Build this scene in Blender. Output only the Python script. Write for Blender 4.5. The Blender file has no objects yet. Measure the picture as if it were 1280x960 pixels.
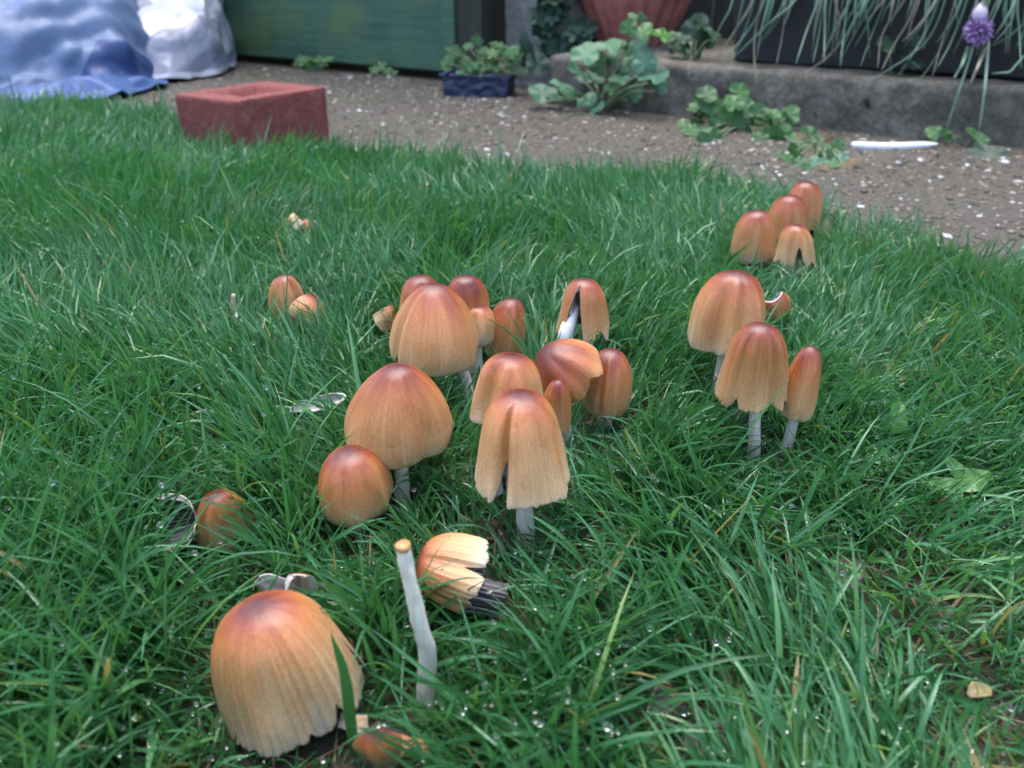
import bpy, math, random
import numpy as np
from mathutils import Vector, Matrix

random.seed(7)
rng = np.random.default_rng(11)
scene = bpy.context.scene
COL = scene.collection
R = math.radians

# ------------------------------------------------------------------ camera
FPX, CAM_H, PITCH = 1100.0, 0.235, 26.0
cam_d = bpy.data.cameras.new('camera')
cam_d.sensor_width = 36.0
cam_d.lens = 36.0 * FPX / 1280.0
cam_d.clip_start, cam_d.clip_end = 0.01, 400.0
cam_d.dof.use_dof = True
cam_d.dof.focus_distance = 0.43
cam_d.dof.aperture_fstop = 13.0
cam = bpy.data.objects.new('camera', cam_d)
cam.location = (0, 0, CAM_H)
cam.rotation_euler = (R(90 - PITCH), 0, 0)
COL.objects.link(cam)
scene.camera = cam

# ------------------------------------------------------------------ light: grey evening sky, no hard shadows
SUN_EL, SUN_AZ = 80.0, -15.0          # azimuth measured from +y (away from the camera) towards +x
world = bpy.data.worlds.new('World')
scene.world = world
world.use_nodes = True
wn = world.node_tree
bg = wn.nodes['Background']
sky = wn.nodes.new('ShaderNodeTexSky')
sky.sky_type = 'NISHITA'
sky.sun_disc = False
sky.sun_elevation = R(SUN_EL)
sky.sun_rotation = R(SUN_AZ)
sky.air_density, sky.dust_density, sky.ozone_density = 1.0, 3.0, 1.2
wn.links.new(sky.outputs[0], bg.inputs[0])
bg.inputs[1].default_value = 0.15
sun_d = bpy.data.lights.new('sun', 'SUN')
sun_d.energy = 0.65
sun_d.angle = R(42)
sun_d.color = (1.0, 0.985, 0.95)
sun = bpy.data.objects.new('sun', sun_d)
az, el = R(SUN_AZ), R(SUN_EL)
sdir = Vector((math.sin(az) * math.cos(el), math.cos(az) * math.cos(el), math.sin(el)))
sun.rotation_euler = (-sdir).to_track_quat('-Z', 'Y').to_euler()
sun.location = (0, 0, 5)
COL.objects.link(sun)
vs = scene.view_settings
vs.view_transform = 'Standard'
vs.look = 'None'
vs.gamma = 1.0
vs.use_curve_mapping = False
vs.exposure = 1.85
scene.cycles.max_bounces = 5
scene.cycles.diffuse_bounces = 2
scene.cycles.glossy_bounces = 3
scene.cycles.transmission_bounces = 5
scene.cycles.transparent_max_bounces = 5
scene.cycles.use_denoising = True
scene.cycles.use_adaptive_sampling = True
scene.cycles.adaptive_threshold = 0.02

# ------------------------------------------------------------------ geometry helpers
_p = R(PITCH)
def ray(px, py):
    X, Y = (px - 640) / FPX, (480 - py) / FPX
    return np.array([X, math.cos(_p) + Y * math.sin(_p), -math.sin(_p) + Y * math.cos(_p)])
CAM = np.array([0, 0, CAM_H])
def ground(px, py, z=0.0):
    d = ray(px, py)
    return CAM + d * ((z - CAM_H) / d[2])
def at_y(px, py, y):
    d = ray(px, py)
    return CAM + d * (y / d[1])
YA = R(33)                                   # the yard's lines (lawn edge, kerb, fence) run at this angle
DV = np.array([math.cos(YA), -math.sin(YA), 0.0])
NV = np.array([math.sin(YA), math.cos(YA), 0.0])
def at_n(px, py, c):
    d = ray(px, py)
    return CAM + d * (c / (d @ NV))
def yard(d, n, z=0.0):
    return DV * d + NV * n + np.array([0, 0, z])
def project(P):
    q = P - CAM
    zc = q[:, 1] * math.cos(_p) - q[:, 2] * math.sin(_p)
    yc = q[:, 1] * math.sin(_p) + q[:, 2] * math.cos(_p)
    return 640 + FPX * q[:, 0] / zc, 480 - FPX * yc / zc

def _hash(i, j, k, s):
    h = (i * 374761393 + j * 668265263 + k * 2147483647 + s * 974634777) & 0xFFFFFFFF
    h = ((h ^ (h >> 13)) * 1274126177) & 0xFFFFFFFF
    return ((h ^ (h >> 16)) & 0xFFFF) / 65535.0
def vnoise(P, scale=1.0, seed=0):
    P = np.asarray(P, float) * scale
    if P.shape[1] == 2:
        P = np.c_[P, np.zeros(len(P))]
    I = np.floor(P).astype(np.int64); f = P - I; f = f * f * (3 - 2 * f)
    o = 0
    for a in (0, 1):
        for b in (0, 1):
            for c in (0, 1):
                w = (f[:, 0] if a else 1 - f[:, 0]) * (f[:, 1] if b else 1 - f[:, 1]) * (f[:, 2] if c else 1 - f[:, 2])
                o = o + w * _hash(I[:, 0] + a, I[:, 1] + b, I[:, 2] + c, seed)
    return o
def fbm(P, scale=1.0, seed=0, oct=4):
    o, a, t = 0, 1.0, 0
    for i in range(oct):
        o = o + a * vnoise(P, scale * 2 ** i, seed + i); t += a; a *= 0.5
    return o / t

def smooth01(x):
    x = np.clip(x, 0, 1); return x * x * (3 - 2 * x)

def mesh_np(name, V, F, smooth=True, attrs=None, mat_index=None, mats=()):
    """V (n,3); F list of index arrays, each (m,3) or (m,4)"""
    me = bpy.data.meshes.new(name)
    F = [np.asarray(f, np.int32) for f in (F if isinstance(F, list) else [F])]
    loops = np.concatenate([f.ravel() for f in F])
    starts, s = [], 0
    for f in F:
        k = f.shape[1]; starts.append(s + np.arange(len(f)) * k); s += f.size
    starts = np.concatenate(starts).astype(np.int32)
    me.vertices.add(len(V)); me.vertices.foreach_set('co', np.asarray(V, np.float32).ravel())
    me.loops.add(len(loops)); me.loops.foreach_set('vertex_index', loops)
    me.polygons.add(len(starts)); me.polygons.foreach_set('loop_start', starts)
    for m in mats: me.materials.append(m)
    if mat_index is not None: me.polygons.foreach_set('material_index', np.asarray(mat_index, np.int32))
    me.update(calc_edges=True)
    me.polygons.foreach_set('use_smooth', np.full(len(starts), smooth, bool))
    for k, a in (attrs or {}).items():
        a = np.asarray(a, np.float32)
        if a.ndim == 1:
            at = me.attributes.new(k, 'FLOAT', 'POINT'); at.data.foreach_set('value', a)
        else:
            at = me.attributes.new(k, 'FLOAT_VECTOR', 'POINT'); at.data.foreach_set('vector', a.ravel())
    me.validate()
    return me

def link(name, me, parent=None):
    o = bpy.data.objects.new(name, me)
    COL.objects.link(o)
    if parent is not None: o.parent = parent
    return o
def tag(o, label=None, cat=None, group=None, kind=None):
    if label: o['label'] = label
    if cat: o['category'] = cat
    if group: o['group'] = group
    if kind: o['kind'] = kind
    return o
def thing(name, loc, label, cat, group=None):
    o = bpy.data.objects.new(name, None)
    o.location = loc
    o.empty_display_size = 0.02
    COL.objects.link(o)
    return tag(o, label, cat, group)

def grid_faces(nu, nv, wrap=False):
    """rows nu, columns nv"""
    i = np.arange(nu - 1)[:, None]; j = np.arange(nv if wrap else nv - 1)[None, :]
    a = i * nv + j; b = i * nv + (j + 1) % nv
    return np.stack([a, b, b + nv, a + nv], -1).reshape(-1, 4)

def catmull(P, n):
    P = np.asarray(P, float)
    Q = np.vstack([2 * P[0] - P[1], P, 2 * P[-1] - P[-2]])
    t = np.linspace(0, len(P) - 1, n); k = np.minimum(t.astype(int), len(P) - 2); f = (t - k)[:, None]
    a, b, c, d = Q[k], Q[k + 1], Q[k + 2], Q[k + 3]
    return 0.5 * (2 * b + (c - a) * f + (2 * a - 5 * b + 4 * c - d) * f ** 2 + (3 * b - a - 3 * c + d) * f ** 3)

def tube(path, radii, ns=12, nseg=16, rough=0.0, seed=0, cap=True):
    P = catmull(path, nseg)
    r = np.interp(np.linspace(0, 1, nseg), np.linspace(0, 1, len(radii)), radii)
    T = np.gradient(P, axis=0); T /= np.linalg.norm(T, axis=1)[:, None]
    ref = np.array([0.0, 1.0, 0.0]) if abs(T[:, 1]).max() < 0.9 else np.array([1.0, 0, 0])
    A = np.cross(T, ref); A /= np.linalg.norm(A, axis=1)[:, None]
    B = np.cross(T, A)
    ph = np.linspace(0, 2 * math.pi, ns, endpoint=False)
    V = P[:, None] + r[:, None, None] * (A[:, None] * np.cos(ph)[None, :, None] + B[:, None] * np.sin(ph)[None, :, None])
    V = V.reshape(-1, 3)
    if rough:
        V = V + (np.c_[vnoise(V, 260, seed), vnoise(V, 260, seed + 5), vnoise(V, 260, seed + 9)] - 0.5) * rough
    F = [grid_faces(nseg, ns, True)]
    if cap:
        V = np.vstack([V, P[0], P[-1]])
        k = np.arange(ns)
        F.append(np.c_[np.full(ns, nseg * ns), (k + 1) % ns, k])
        F.append(np.c_[np.full(ns, nseg * ns + 1), (nseg - 1) * ns + k, (nseg - 1) * ns + (k + 1) % ns])
    return V, F

def box_bm(V0, V1):
    x0, y0, z0 = V0; x1, y1, z1 = V1
    V = np.array([[x0, y0, z0], [x1, y0, z0], [x1, y1, z0], [x0, y1, z0], [x0, y0, z1], [x1, y0, z1], [x1, y1, z1], [x0, y1, z1]], float)
    F = np.array([[0, 3, 2, 1], [4, 5, 6, 7], [0, 1, 5, 4], [1, 2, 6, 5], [2, 3, 7, 6], [3, 0, 4, 7]])
    return V, F

# ------------------------------------------------------------------ materials
class Mat:
    def __init__(s, name):
        s.m = bpy.data.materials.new(name); s.m.use_nodes = True
        s.t = s.m.node_tree; s.N = s.t.nodes; s.L = s.t.links
        s.b = s.N['Principled BSDF']; s.out = s.N['Material Output']
    def n(s, typ, **kw):
        x = s.N.new(typ)
        for k, v in kw.items():
            if k.startswith('i_'):
                key = k[2:]
                x.inputs[int(key) if key.isdigit() else key.replace('_', ' ')].default_value = v
            else: setattr(x, k, v)
        return x
    def l(s, a, b): s.L.new(a, b)
    def ramp(s, fac, stops):
        r = s.n('ShaderNodeValToRGB'); e = r.color_ramp.elements
        while len(e) < len(stops): e.new(0.5)
        for q, (p, c) in zip(e, stops):
            q.position = p; q.color = (*c, 1) if len(c) == 3 else c
        s.l(fac, r.inputs[0]); return r.outputs[0]
    def noise(s, vec, scale, detail=4, rough=0.55, dist=0.0):
        x = s.n('ShaderNodeTexNoise'); x.inputs['Scale'].default_value = scale
        x.inputs['Detail'].default_value = detail; x.inputs['Roughness'].default_value = rough
        x.inputs['Distortion'].default_value = dist
        if vec is not None: s.l(vec, x.inputs['Vector'])
        return x.outputs['Fac']
    def math(s, op, a, b=None, clamp=False):
        x = s.n('ShaderNodeMath', operation=op, use_clamp=clamp)
        for i, v in enumerate((a, b)):
            if v is None: continue
            if isinstance(v, (int, float)): x.inputs[i].default_value = v
            else: s.l(v, x.inputs[i])
        return x.outputs[0]
    def mix(s, fac, a, b, mode='MIX'):
        x = s.n('ShaderNodeMix', data_type='RGBA', blend_type=mode)
        for sock, v in ((x.inputs[0], fac), (x.inputs[6], a), (x.inputs[7], b)):
            if isinstance(v, (int, float)): sock.default_value = v
            elif isinstance(v, tuple): sock.default_value = (*v, 1)
            else: s.l(v, sock)
        return x.outputs[2]
    def bump(s, h, strength, dist, prev=None):
        x = s.n('ShaderNodeBump'); x.inputs['Strength'].default_value = strength; x.inputs['Distance'].default_value = dist
        s.l(h, x.inputs['Height'])
        if prev is not None: s.l(prev, x.inputs['Normal'])
        return x.outputs[0]
    def obj(s): return s.n('ShaderNodeTexCoord').outputs['Object']
    def pos(s): return s.n('ShaderNodeNewGeometry').outputs['Position']
    def attr(s, name): return s.n('ShaderNodeAttribute', attribute_name=name)
    def set(s, **kw):
        for k, v in kw.items():
            key = k.replace('_', ' ')
            inp = s.b.inputs[key]
            if isinstance(v, (int, float)): inp.default_value = v
            elif isinstance(v, tuple): inp.default_value = (*v, 1) if inp.type == 'RGBA' else v
            else: s.l(v, inp)
        return s

def leafy(name, stops, rough=0.4, transl=0.3, attr='tone', spec=0.5):
    """thin leaf: per-leaf tone, light passing through"""
    M = Mat(name)
    if attr:
        fac = M.attr(attr).outputs['Fac']
    else:
        rnd = M.n('ShaderNodeObjectInfo').outputs['Random']
        ns = M.noise(M.obj(), 35, 3)
        fac = M.math('ADD', M.math('MULTIPLY', rnd, 0.6), M.math('MULTIPLY', ns, 0.4))
    c = M.ramp(fac, stops)
    M.set(Base_Color=c, Roughness=rough)
    M.b.inputs['Specular IOR Level'].default_value = spec
    tr = M.n('ShaderNodeBsdfTranslucent')
    ct = M.mix(1.0, c, (1.25, 1.25, 0.7), 'MULTIPLY')
    M.l(ct, tr.inputs[0])
    mx = M.n('ShaderNodeMixShader'); mx.inputs[0].default_value = transl
    M.l(M.b.outputs[0], mx.inputs[1]); M.l(tr.outputs[0], mx.inputs[2]); M.l(mx.outputs[0], M.out.inputs[0])
    return M

def make_materials():
    D = {}
    # grass: tone 0..1 dark green .. blue green .. yellow green, base paler
    M = leafy('grass', [(0.0, (0.022, 0.095, 0.026)), (0.3, (0.040, 0.16, 0.050)), (0.6, (0.066, 0.22, 0.092)),
                        (0.85, (0.10, 0.26, 0.08)), (0.96, (0.15, 0.28, 0.06)), (1.0, (0.30, 0.25, 0.10))], 0.32, 0.32, spec=0.7)
    bw = M.noise(M.pos(), 900, 2)
    M.set(Normal=M.bump(bw, 0.25, 0.0006))
    D['grass'] = M.m
    M = leafy('thatch', [(0.0, (0.05, 0.035, 0.018)), (0.5, (0.14, 0.10, 0.05)), (1.0, (0.26, 0.20, 0.10))], 0.7, 0.15)
    D['thatch'] = M.m
    # soil
    M = Mat('soil'); p = M.pos(); a = M.noise(p, 60, 6, 0.65); b = M.noise(p, 6, 3)
    c = M.ramp(a, [(0.25, (0.012, 0.009, 0.006)), (0.55, (0.04, 0.03, 0.02)), (0.8, (0.085, 0.065, 0.045))])
    c = M.mix(M.math('MULTIPLY', b, 0.35), c, (0.035, 0.05, 0.018))
    M.set(Base_Color=c, Roughness=0.9, Normal=M.bump(a, 0.8, 0.006)); D['soil'] = M.m
    # path
    M = Mat('path_concrete'); p = M.pos(); a = M.noise(p, 220, 5, 0.7); b = M.noise(p, 14, 5, 0.6); g = M.noise(p, 5, 4)
    c = M.ramp(a, [(0.3, (0.025, 0.022, 0.017)), (0.5, (0.066, 0.058, 0.045)), (0.72, (0.15, 0.133, 0.106))])
    c = M.mix(M.ramp(b, [(0.45, (0, 0, 0)), (0.7, (0.55, 0.55, 0.55))]), c, (0.075, 0.07, 0.05))
    c = M.mix(M.ramp(g, [(0.5, (0, 0, 0)), (0.75, (0.35, 0.35, 0.35))]), c, (0.06, 0.075, 0.03))
    M.set(Base_Color=c, Roughness=M.math('ADD', M.math('MULTIPLY', b, 0.4), 0.35), Normal=M.bump(a, 0.9, 0.003)); D['path'] = M.m
    # gravel chips
    M = Mat('chips'); t = M.attr('tone').outputs['Fac']
    c = M.ramp(t, [(0.0, (0.042, 0.034, 0.025)), (0.3, (0.098, 0.076, 0.052)), (0.6, (0.165, 0.133, 0.095)), (0.82, (0.25, 0.215, 0.17)), (0.94, (0.42, 0.39, 0.36)), (1.0, (0.70, 0.69, 0.68))])
    M.set(Base_Color=c, Roughness=0.42, Normal=M.bump(M.noise(M.pos(), 700, 3), 0.3, 0.001)); D['chips'] = M.m
    # kerb concrete
    M = Mat('kerb_concrete'); p = M.pos(); a = M.noise(p, 130, 6, 0.7); b = M.noise(p, 9, 5, 0.65); g = M.noise(p, 34, 5, 0.65)
    c = M.ramp(a, [(0.28, (0.052, 0.045, 0.035)), (0.5, (0.115, 0.102, 0.082)), (0.75, (0.25, 0.228, 0.19))])
    c = M.mix(M.ramp(b, [(0.42, (0, 0, 0)), (0.62, (0.8, 0.8, 0.8))]), c, (0.062, 0.055, 0.038))
    c = M.mix(M.ramp(g, [(0.50, (0, 0, 0)), (0.68, (0.6, 0.6, 0.6))]), c, (0.20, 0.20, 0.175))
    M.set(Base_Color=c, Roughness=0.85, Normal=M.bump(a, 0.8, 0.004)); D['kerb'] = M.m
    M = Mat('wall_concrete'); p = M.pos(); a = M.noise(p, 70, 6, 0.7); b = M.noise(p, 8, 5)
    c = M.ramp(a, [(0.3, (0.12, 0.125, 0.12)), (0.7, (0.27, 0.27, 0.255))])
    c = M.mix(M.ramp(b, [(0.45, (0, 0, 0)), (0.7, (0.6, 0.6, 0.6))]), c, (0.07, 0.10, 0.06))
    M.set(Base_Color=c, Roughness=0.9, Normal=M.bump(a, 0.6, 0.004)); D['wall_concrete'] = M.m
    # painted fence
    M = Mat('fence_paint'); o = M.obj()
    mp = M.n('ShaderNodeMapping'); mp.inputs['Scale'].default_value = (3, 40, 40); M.l(o, mp.inputs[0])
    gr = M.noise(mp.outputs[0], 2.0, 5, 0.65); b = M.noise(o, 6, 5, 0.6)
    c = M.ramp(gr, [(0.3, (0.022, 0.066, 0.046)), (0.6, (0.042, 0.11, 0.075)), (0.8, (0.065, 0.145, 0.095))])
    c = M.mix(M.ramp(b, [(0.44, (0, 0, 0)), (0.66, (0.75, 0.75, 0.75))]), c, (0.085, 0.15, 0.055))
    M.set(Base_Color=c, Roughness=0.6, Normal=M.bump(gr, 0.5, 0.003)); D['fence'] = M.m
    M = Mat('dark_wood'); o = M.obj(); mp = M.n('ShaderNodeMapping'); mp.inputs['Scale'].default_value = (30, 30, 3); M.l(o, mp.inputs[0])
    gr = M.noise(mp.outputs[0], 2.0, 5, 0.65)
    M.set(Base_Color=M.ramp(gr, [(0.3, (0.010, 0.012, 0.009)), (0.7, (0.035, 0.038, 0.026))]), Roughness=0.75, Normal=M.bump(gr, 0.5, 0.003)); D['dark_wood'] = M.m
    # brick
    M = Mat('red_brick'); o = M.obj(); a = M.noise(o, 180, 6, 0.7); b = M.noise(o, 14, 4)
    c = M.ramp(a, [(0.28, (0.13, 0.030, 0.026)), (0.5, (0.19, 0.048, 0.041)), (0.72, (0.25, 0.075, 0.065))])
    c = M.mix(M.ramp(b, [(0.5, (0, 0, 0)), (0.75, (0.45, 0.45, 0.45))]), c, (0.19, 0.045, 0.04))
    c = M.mix(M.ramp(M.noise(o, 30, 6, 0.7), [(0.56, (0, 0, 0)), (0.72, (0.5, 0.5, 0.5))]), c, (0.33, 0.17, 0.15))
    M.set(Base_Color=c, Roughness=0.85, Normal=M.bump(a, 0.9, 0.003)); D['brick'] = M.m
    M = Mat('terracotta'); o = M.obj(); a = M.noise(o, 40, 5, 0.6); b = M.noise(o, 9, 4)
    c = M.ramp(a, [(0.3, (0.25, 0.07, 0.062)), (0.7, (0.40, 0.14, 0.12))])
    c = M.mix(M.ramp(b, [(0.5, (0, 0, 0)), (0.75, (0.5, 0.5, 0.5))]), c, (0.30, 0.17, 0.14))
    M.set(Base_Color=c, Roughness=0.7, Normal=M.bump(a, 0.3, 0.002)); D['terracotta'] = M.m
    M = Mat('planter_plastic'); o = M.obj(); a = M.noise(o, 60, 4)
    M.set(Base_Color=M.ramp(a, [(0.3, (0.008, 0.009, 0.013)), (0.7, (0.016, 0.018, 0.026))]), Roughness=0.5, Normal=M.bump(a, 0.15, 0.001)); D['planter'] = M.m
    M = Mat('tray_plastic'); o = M.obj(); a = M.noise(o, 60, 4)
    M.set(Base_Color=M.ramp(a, [(0.35, (0.010, 0.016, 0.045)), (0.7, (0.03, 0.045, 0.11))]), Roughness=0.35, Normal=M.bump(a, 0.4, 0.004)); D['tray'] = M.m
    # sacks
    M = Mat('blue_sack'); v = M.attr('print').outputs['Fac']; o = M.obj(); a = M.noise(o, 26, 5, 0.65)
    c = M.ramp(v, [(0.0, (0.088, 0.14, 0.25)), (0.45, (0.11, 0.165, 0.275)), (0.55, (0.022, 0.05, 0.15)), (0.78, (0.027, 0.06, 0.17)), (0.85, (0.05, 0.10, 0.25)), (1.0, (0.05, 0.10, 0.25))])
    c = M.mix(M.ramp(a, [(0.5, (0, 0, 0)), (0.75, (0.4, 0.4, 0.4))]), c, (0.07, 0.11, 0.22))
    M.b.inputs['Specular IOR Level'].default_value = 0.35
    M.set(Base_Color=c, Roughness=0.5, Normal=M.bump(a, 0.22, 0.008)); D['blue_sack'] = M.m
    M = Mat('white_sack'); v = M.attr('print').outputs['Fac']; o = M.obj(); a = M.noise(o, 20, 5, 0.65)  # attribute carries the front face's shade as colour, plus a printed blob
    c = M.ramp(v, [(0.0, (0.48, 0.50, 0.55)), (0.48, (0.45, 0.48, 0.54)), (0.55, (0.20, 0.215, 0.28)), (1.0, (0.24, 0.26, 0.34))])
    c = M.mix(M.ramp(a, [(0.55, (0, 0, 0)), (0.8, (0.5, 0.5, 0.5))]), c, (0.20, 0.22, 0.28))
    M.set(Base_Color=c, Roughness=0.4, Normal=M.bump(a, 0.4, 0.012)); D['white_sack'] = M.m
    # mushroom cap: attribute cap = (cos phi, sin phi, u); tone = redness
    M = Mat('mushroom_cap'); at = M.attr('cap').outputs['Vector']; tone = M.attr('tone').outputs['Fac']
    sx = M.n('ShaderNodeSeparateXYZ'); M.l(at, sx.inputs[0]); u = sx.outputs[2]
    mp = M.n('ShaderNodeMapping'); mp.inputs['Scale'].default_value = (30, 30, 0.7); M.l(at, mp.inputs[0])
    st = M.noise(mp.outputs[0], 1.0, 3, 0.6)
    mp3 = M.n('ShaderNodeMapping'); mp3.inputs['Scale'].default_value = (8, 8, 0.5); M.l(at, mp3.inputs[0])
    st = M.math('ADD', M.math('MULTIPLY', st, 0.72), M.math('MULTIPLY', M.noise(mp3.outputs[0], 1.0, 2, 0.5), 0.28))
    mp2 = M.n('ShaderNodeMapping'); mp2.inputs['Scale'].default_value = (1.6, 1.6, 1.6); M.l(at, mp2.inputs[0])
    oi = M.n('ShaderNodeObjectInfo').outputs['Random']
    off = M.n('ShaderNodeVectorMath', operation='ADD'); M.l(mp2.outputs[0], off.inputs[0])
    cx = M.n('ShaderNodeCombineXYZ'); M.l(M.math('MULTIPLY', oi, 50.0), cx.inputs[0]); M.l(cx.outputs[0], off.inputs[1])
    bl = M.noise(off.outputs[0], 1.0, 4, 0.6)
    fi = M.noise(M.obj(), 900, 3, 0.6)
    uc = M.math('MULTIPLY', u, 2.2, True)
    uu = M.math('ADD', u, M.math('MULTIPLY', M.math('MULTIPLY', M.math('SUBTRACT', bl, 0.5), 0.60), uc))
    uu = M.math('ADD', uu, M.math('MULTIPLY', M.math('SUBTRACT', st, 0.5), 0.10))
    uu = M.math('SUBTRACT', uu, M.math('MULTIPLY', M.math('MULTIPLY', M.math('SUBTRACT', tone, 0.5), 0.5), uc), True)
    c = M.ramp(uu, [(0.0, (0.075, 0.010, 0.006)), (0.15, (0.13, 0.019, 0.008)), (0.27, (0.27, 0.060, 0.018)), (0.43, (0.43, 0.155, 0.046)), (0.61, (0.51, 0.25, 0.096)), (0.79, (0.58, 0.36, 0.18)), (0.92, (0.62, 0.45, 0.285)), (1.0, (0.52, 0.41, 0.32))])
    dk = M.noise(M.obj(), 190, 5, 0.7)
    c = M.mix(M.ramp(dk, [(0.60, (0, 0, 0)), (0.74, (0.45, 0.45, 0.45))]), c, (0.16, 0.07, 0.03))
    c = M.mix(1.0, c, M.ramp(st, [(0.34, (0.88, 0.85, 0.82)), (0.5, (1, 1, 1)), (0.66, (1.07, 1.09, 1.11))]), 'MULTIPLY')
    c = M.mix(1.0, c, M.ramp(fi, [(0.3, (0.82, 0.79, 0.76)), (0.7, (1.10, 1.10, 1.10))]), 'MULTIPLY')
    h = M.math('MULTIPLY', st, M.math('ADD', M.math('MULTIPLY', u, 0.9), 0.1))
    nb = M.bump(h, 0.6, 0.0009); nb = M.bump(fi, 0.22, 0.0006, nb)
    M.set(Base_Color=c, Roughness=M.math('ADD', M.math('MULTIPLY', u, 0.42), M.math('ADD', M.math('MULTIPLY', bl, 0.2), 0.18)), Normal=nb)
    M.b.inputs['Subsurface Weight'].default_value = 0.12
    M.b.inputs['Subsurface Radius'].default_value = (1.0, 0.45, 0.2)
    M.b.inputs['Subsurface Scale'].default_value = 0.004
    M.b.inputs['Specular IOR Level'].default_value = 0.55
    M.b.inputs['Coat Weight'].default_value = 0.12
    M.b.inputs['Coat Roughness'].default_value = 0.38
    D['cap'] = M.m
    M = Mat('mushroom_flesh'); a = M.noise(M.obj(), 320, 4, 0.6)
    M.set(Base_Color=M.ramp(a, [(0.3, (0.46, 0.40, 0.33)), (0.7, (0.72, 0.68, 0.62))]), Roughness=0.7, Normal=M.bump(a, 0.4, 0.001)); D['flesh'] = M.m
    M = Mat('mushroom_gills'); t = M.attr('tone').outputs['Fac']
    M.set(Base_Color=M.ramp(t, [(0.0, (0.016, 0.012, 0.018)), (0.45, (0.055, 0.045, 0.055)), (0.75, (0.22, 0.20, 0.21)), (1.0, (0.62, 0.60, 0.58))]), Roughness=0.6); D['gills'] = M.m
    M = Mat('mushroom_stem'); o = M.obj(); mp = M.n('ShaderNodeMapping'); mp.inputs['Scale'].default_value = (700, 700, 60); M.l(o, mp.inputs[0])
    a = M.noise(mp.outputs[0], 1.0, 4, 0.6); b = M.noise(o, 90, 3)
    c = M.ramp(a, [(0.3, (0.60, 0.53, 0.43)), (0.7, (0.78, 0.73, 0.64))])
    c = M.mix(M.ramp(b, [(0.54, (0, 0, 0)), (0.78, (0.5, 0.5, 0.5))]), c, (0.36, 0.29, 0.20))
    M.set(Base_Color=c, Roughness=0.6, Normal=M.bump(a, 0.4, 0.0006)); M.b.inputs['Subsurface Weight'].default_value = 0.1
    M.b.inputs['Subsurface Scale'].default_value = 0.003; D['stem'] = M.m
    M = Mat('white_stem'); o = M.obj(); a = M.noise(o, 200, 3)
    M.set(Base_Color=M.ramp(a, [(0.3, (0.78, 0.77, 0.75)), (0.7, (0.88, 0.88, 0.87))]), Roughness=0.5); D['white_stem'] = M.m
    # leaves
    D['leaf_blue'] = leafy('leaf_blue_green', [(0.1, (0.035, 0.11, 0.06)), (0.5, (0.06, 0.17, 0.10)), (0.9, (0.09, 0.22, 0.10))], 0.5, 0.25, None).m
    D['leaf_green'] = leafy('leaf_mid_green', [(0.1, (0.025, 0.09, 0.028)), (0.5, (0.05, 0.15, 0.045)), (0.9, (0.09, 0.21, 0.06))], 0.5, 0.3, None).m
    D['leaf_lime'] = leafy('leaf_bright_green', [(0.1, (0.05, 0.17, 0.03)), (0.9, (0.09, 0.25, 0.045))], 0.35, 0.35, None).m
    D['leaf_dark'] = leafy('leaf_dark_green', [(0.1, (0.012, 0.04, 0.025)), (0.9, (0.035, 0.085, 0.05))], 0.55, 0.15, None).m
    D['leaf_brown'] = leafy('leaf_brown', [(0.1, (0.07, 0.045, 0.02)), (0.9, (0.16, 0.11, 0.05))], 0.6, 0.2, None).m
    D['dead_leaf'] = leafy('dead_leaf', [(0.1, (0.045, 0.032, 0.03)), (0.6, (0.09, 0.066, 0.065)), (0.9, (0.16, 0.125, 0.13))], 0.4, 0.1, None).m
    D['yellow_leaf'] = leafy('yellow_leaf', [(0.1, (0.20, 0.16, 0.06)), (0.9, (0.30, 0.25, 0.11))], 0.5, 0.2, None).m
    D['chive'] = leafy('chive_leaf', [(0.1, (0.085, 0.17, 0.115)), (0.5, (0.15, 0.27, 0.18)), (0.8, (0.25, 0.35, 0.26)), (1.0, (0.38, 0.40, 0.31))], 0.45, 0.15, None).m
    D['chive_dry'] = leafy('chive_dry', [(0.1, (0.18, 0.15, 0.11)), (0.9, (0.36, 0.32, 0.24))], 0.6, 0.15, None).m
    D['stalk'] = leafy('stalk', [(0.1, (0.10, 0.14, 0.06)), (0.9, (0.22, 0.24, 0.14))], 0.5, 0.05, None).m
    D['purple'] = leafy('purple_floret', [(0.0, (0.24, 0.14, 0.40)), (0.5, (0.40, 0.26, 0.58)), (1.0, (0.56, 0.42, 0.70))], 0.5, 0.25).m
    D['bud'] = leafy('pale_bud', [(0.1, (0.52, 0.40, 0.62)), (0.9, (0.70, 0.60, 0.76))], 0.5, 0.2, None).m
    M = Mat('white_plastic'); M.set(Base_Color=(0.82, 0.84, 0.86), Roughness=0.35); D['white_plastic'] = M.m
    M = Mat('dew'); M.set(Base_Color=(1, 1, 1), Roughness=0.02, IOR=1.33); M.b.inputs['Transmission Weight'].default_value = 1.0; D['dew'] = M.m
    return D
MT = make_materials()

# ================================================================== SETTING
# soil sheet out to the horizon
V, F = np.array([[-150, -150, 0], [150, -150, 0], [150, 150, 0], [-150, 150, 0]], float), np.array([[0, 1, 2, 3]])
tag(link('ground', mesh_np('ground', V, F, False, mats=[MT['soil']])), kind='structure')

# lawn edge in yard coordinates (d along, n across)
EDGE_D = np.array([-2.6, -1.55, -1.30, -0.90, -0.70, -0.50, -0.36, -0.25, -0.03, 0.30, 1.2])
EDGE_N = np.array([0.74, 0.76, 0.85, 0.81, 0.81, 0.84, 0.95, 0.88, 0.78, 0.74, 0.70])
def lawn_edge(d): return np.interp(d, EDGE_D, EDGE_N)
KERB_N, FENCE_N = 1.345, 1.50

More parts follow.
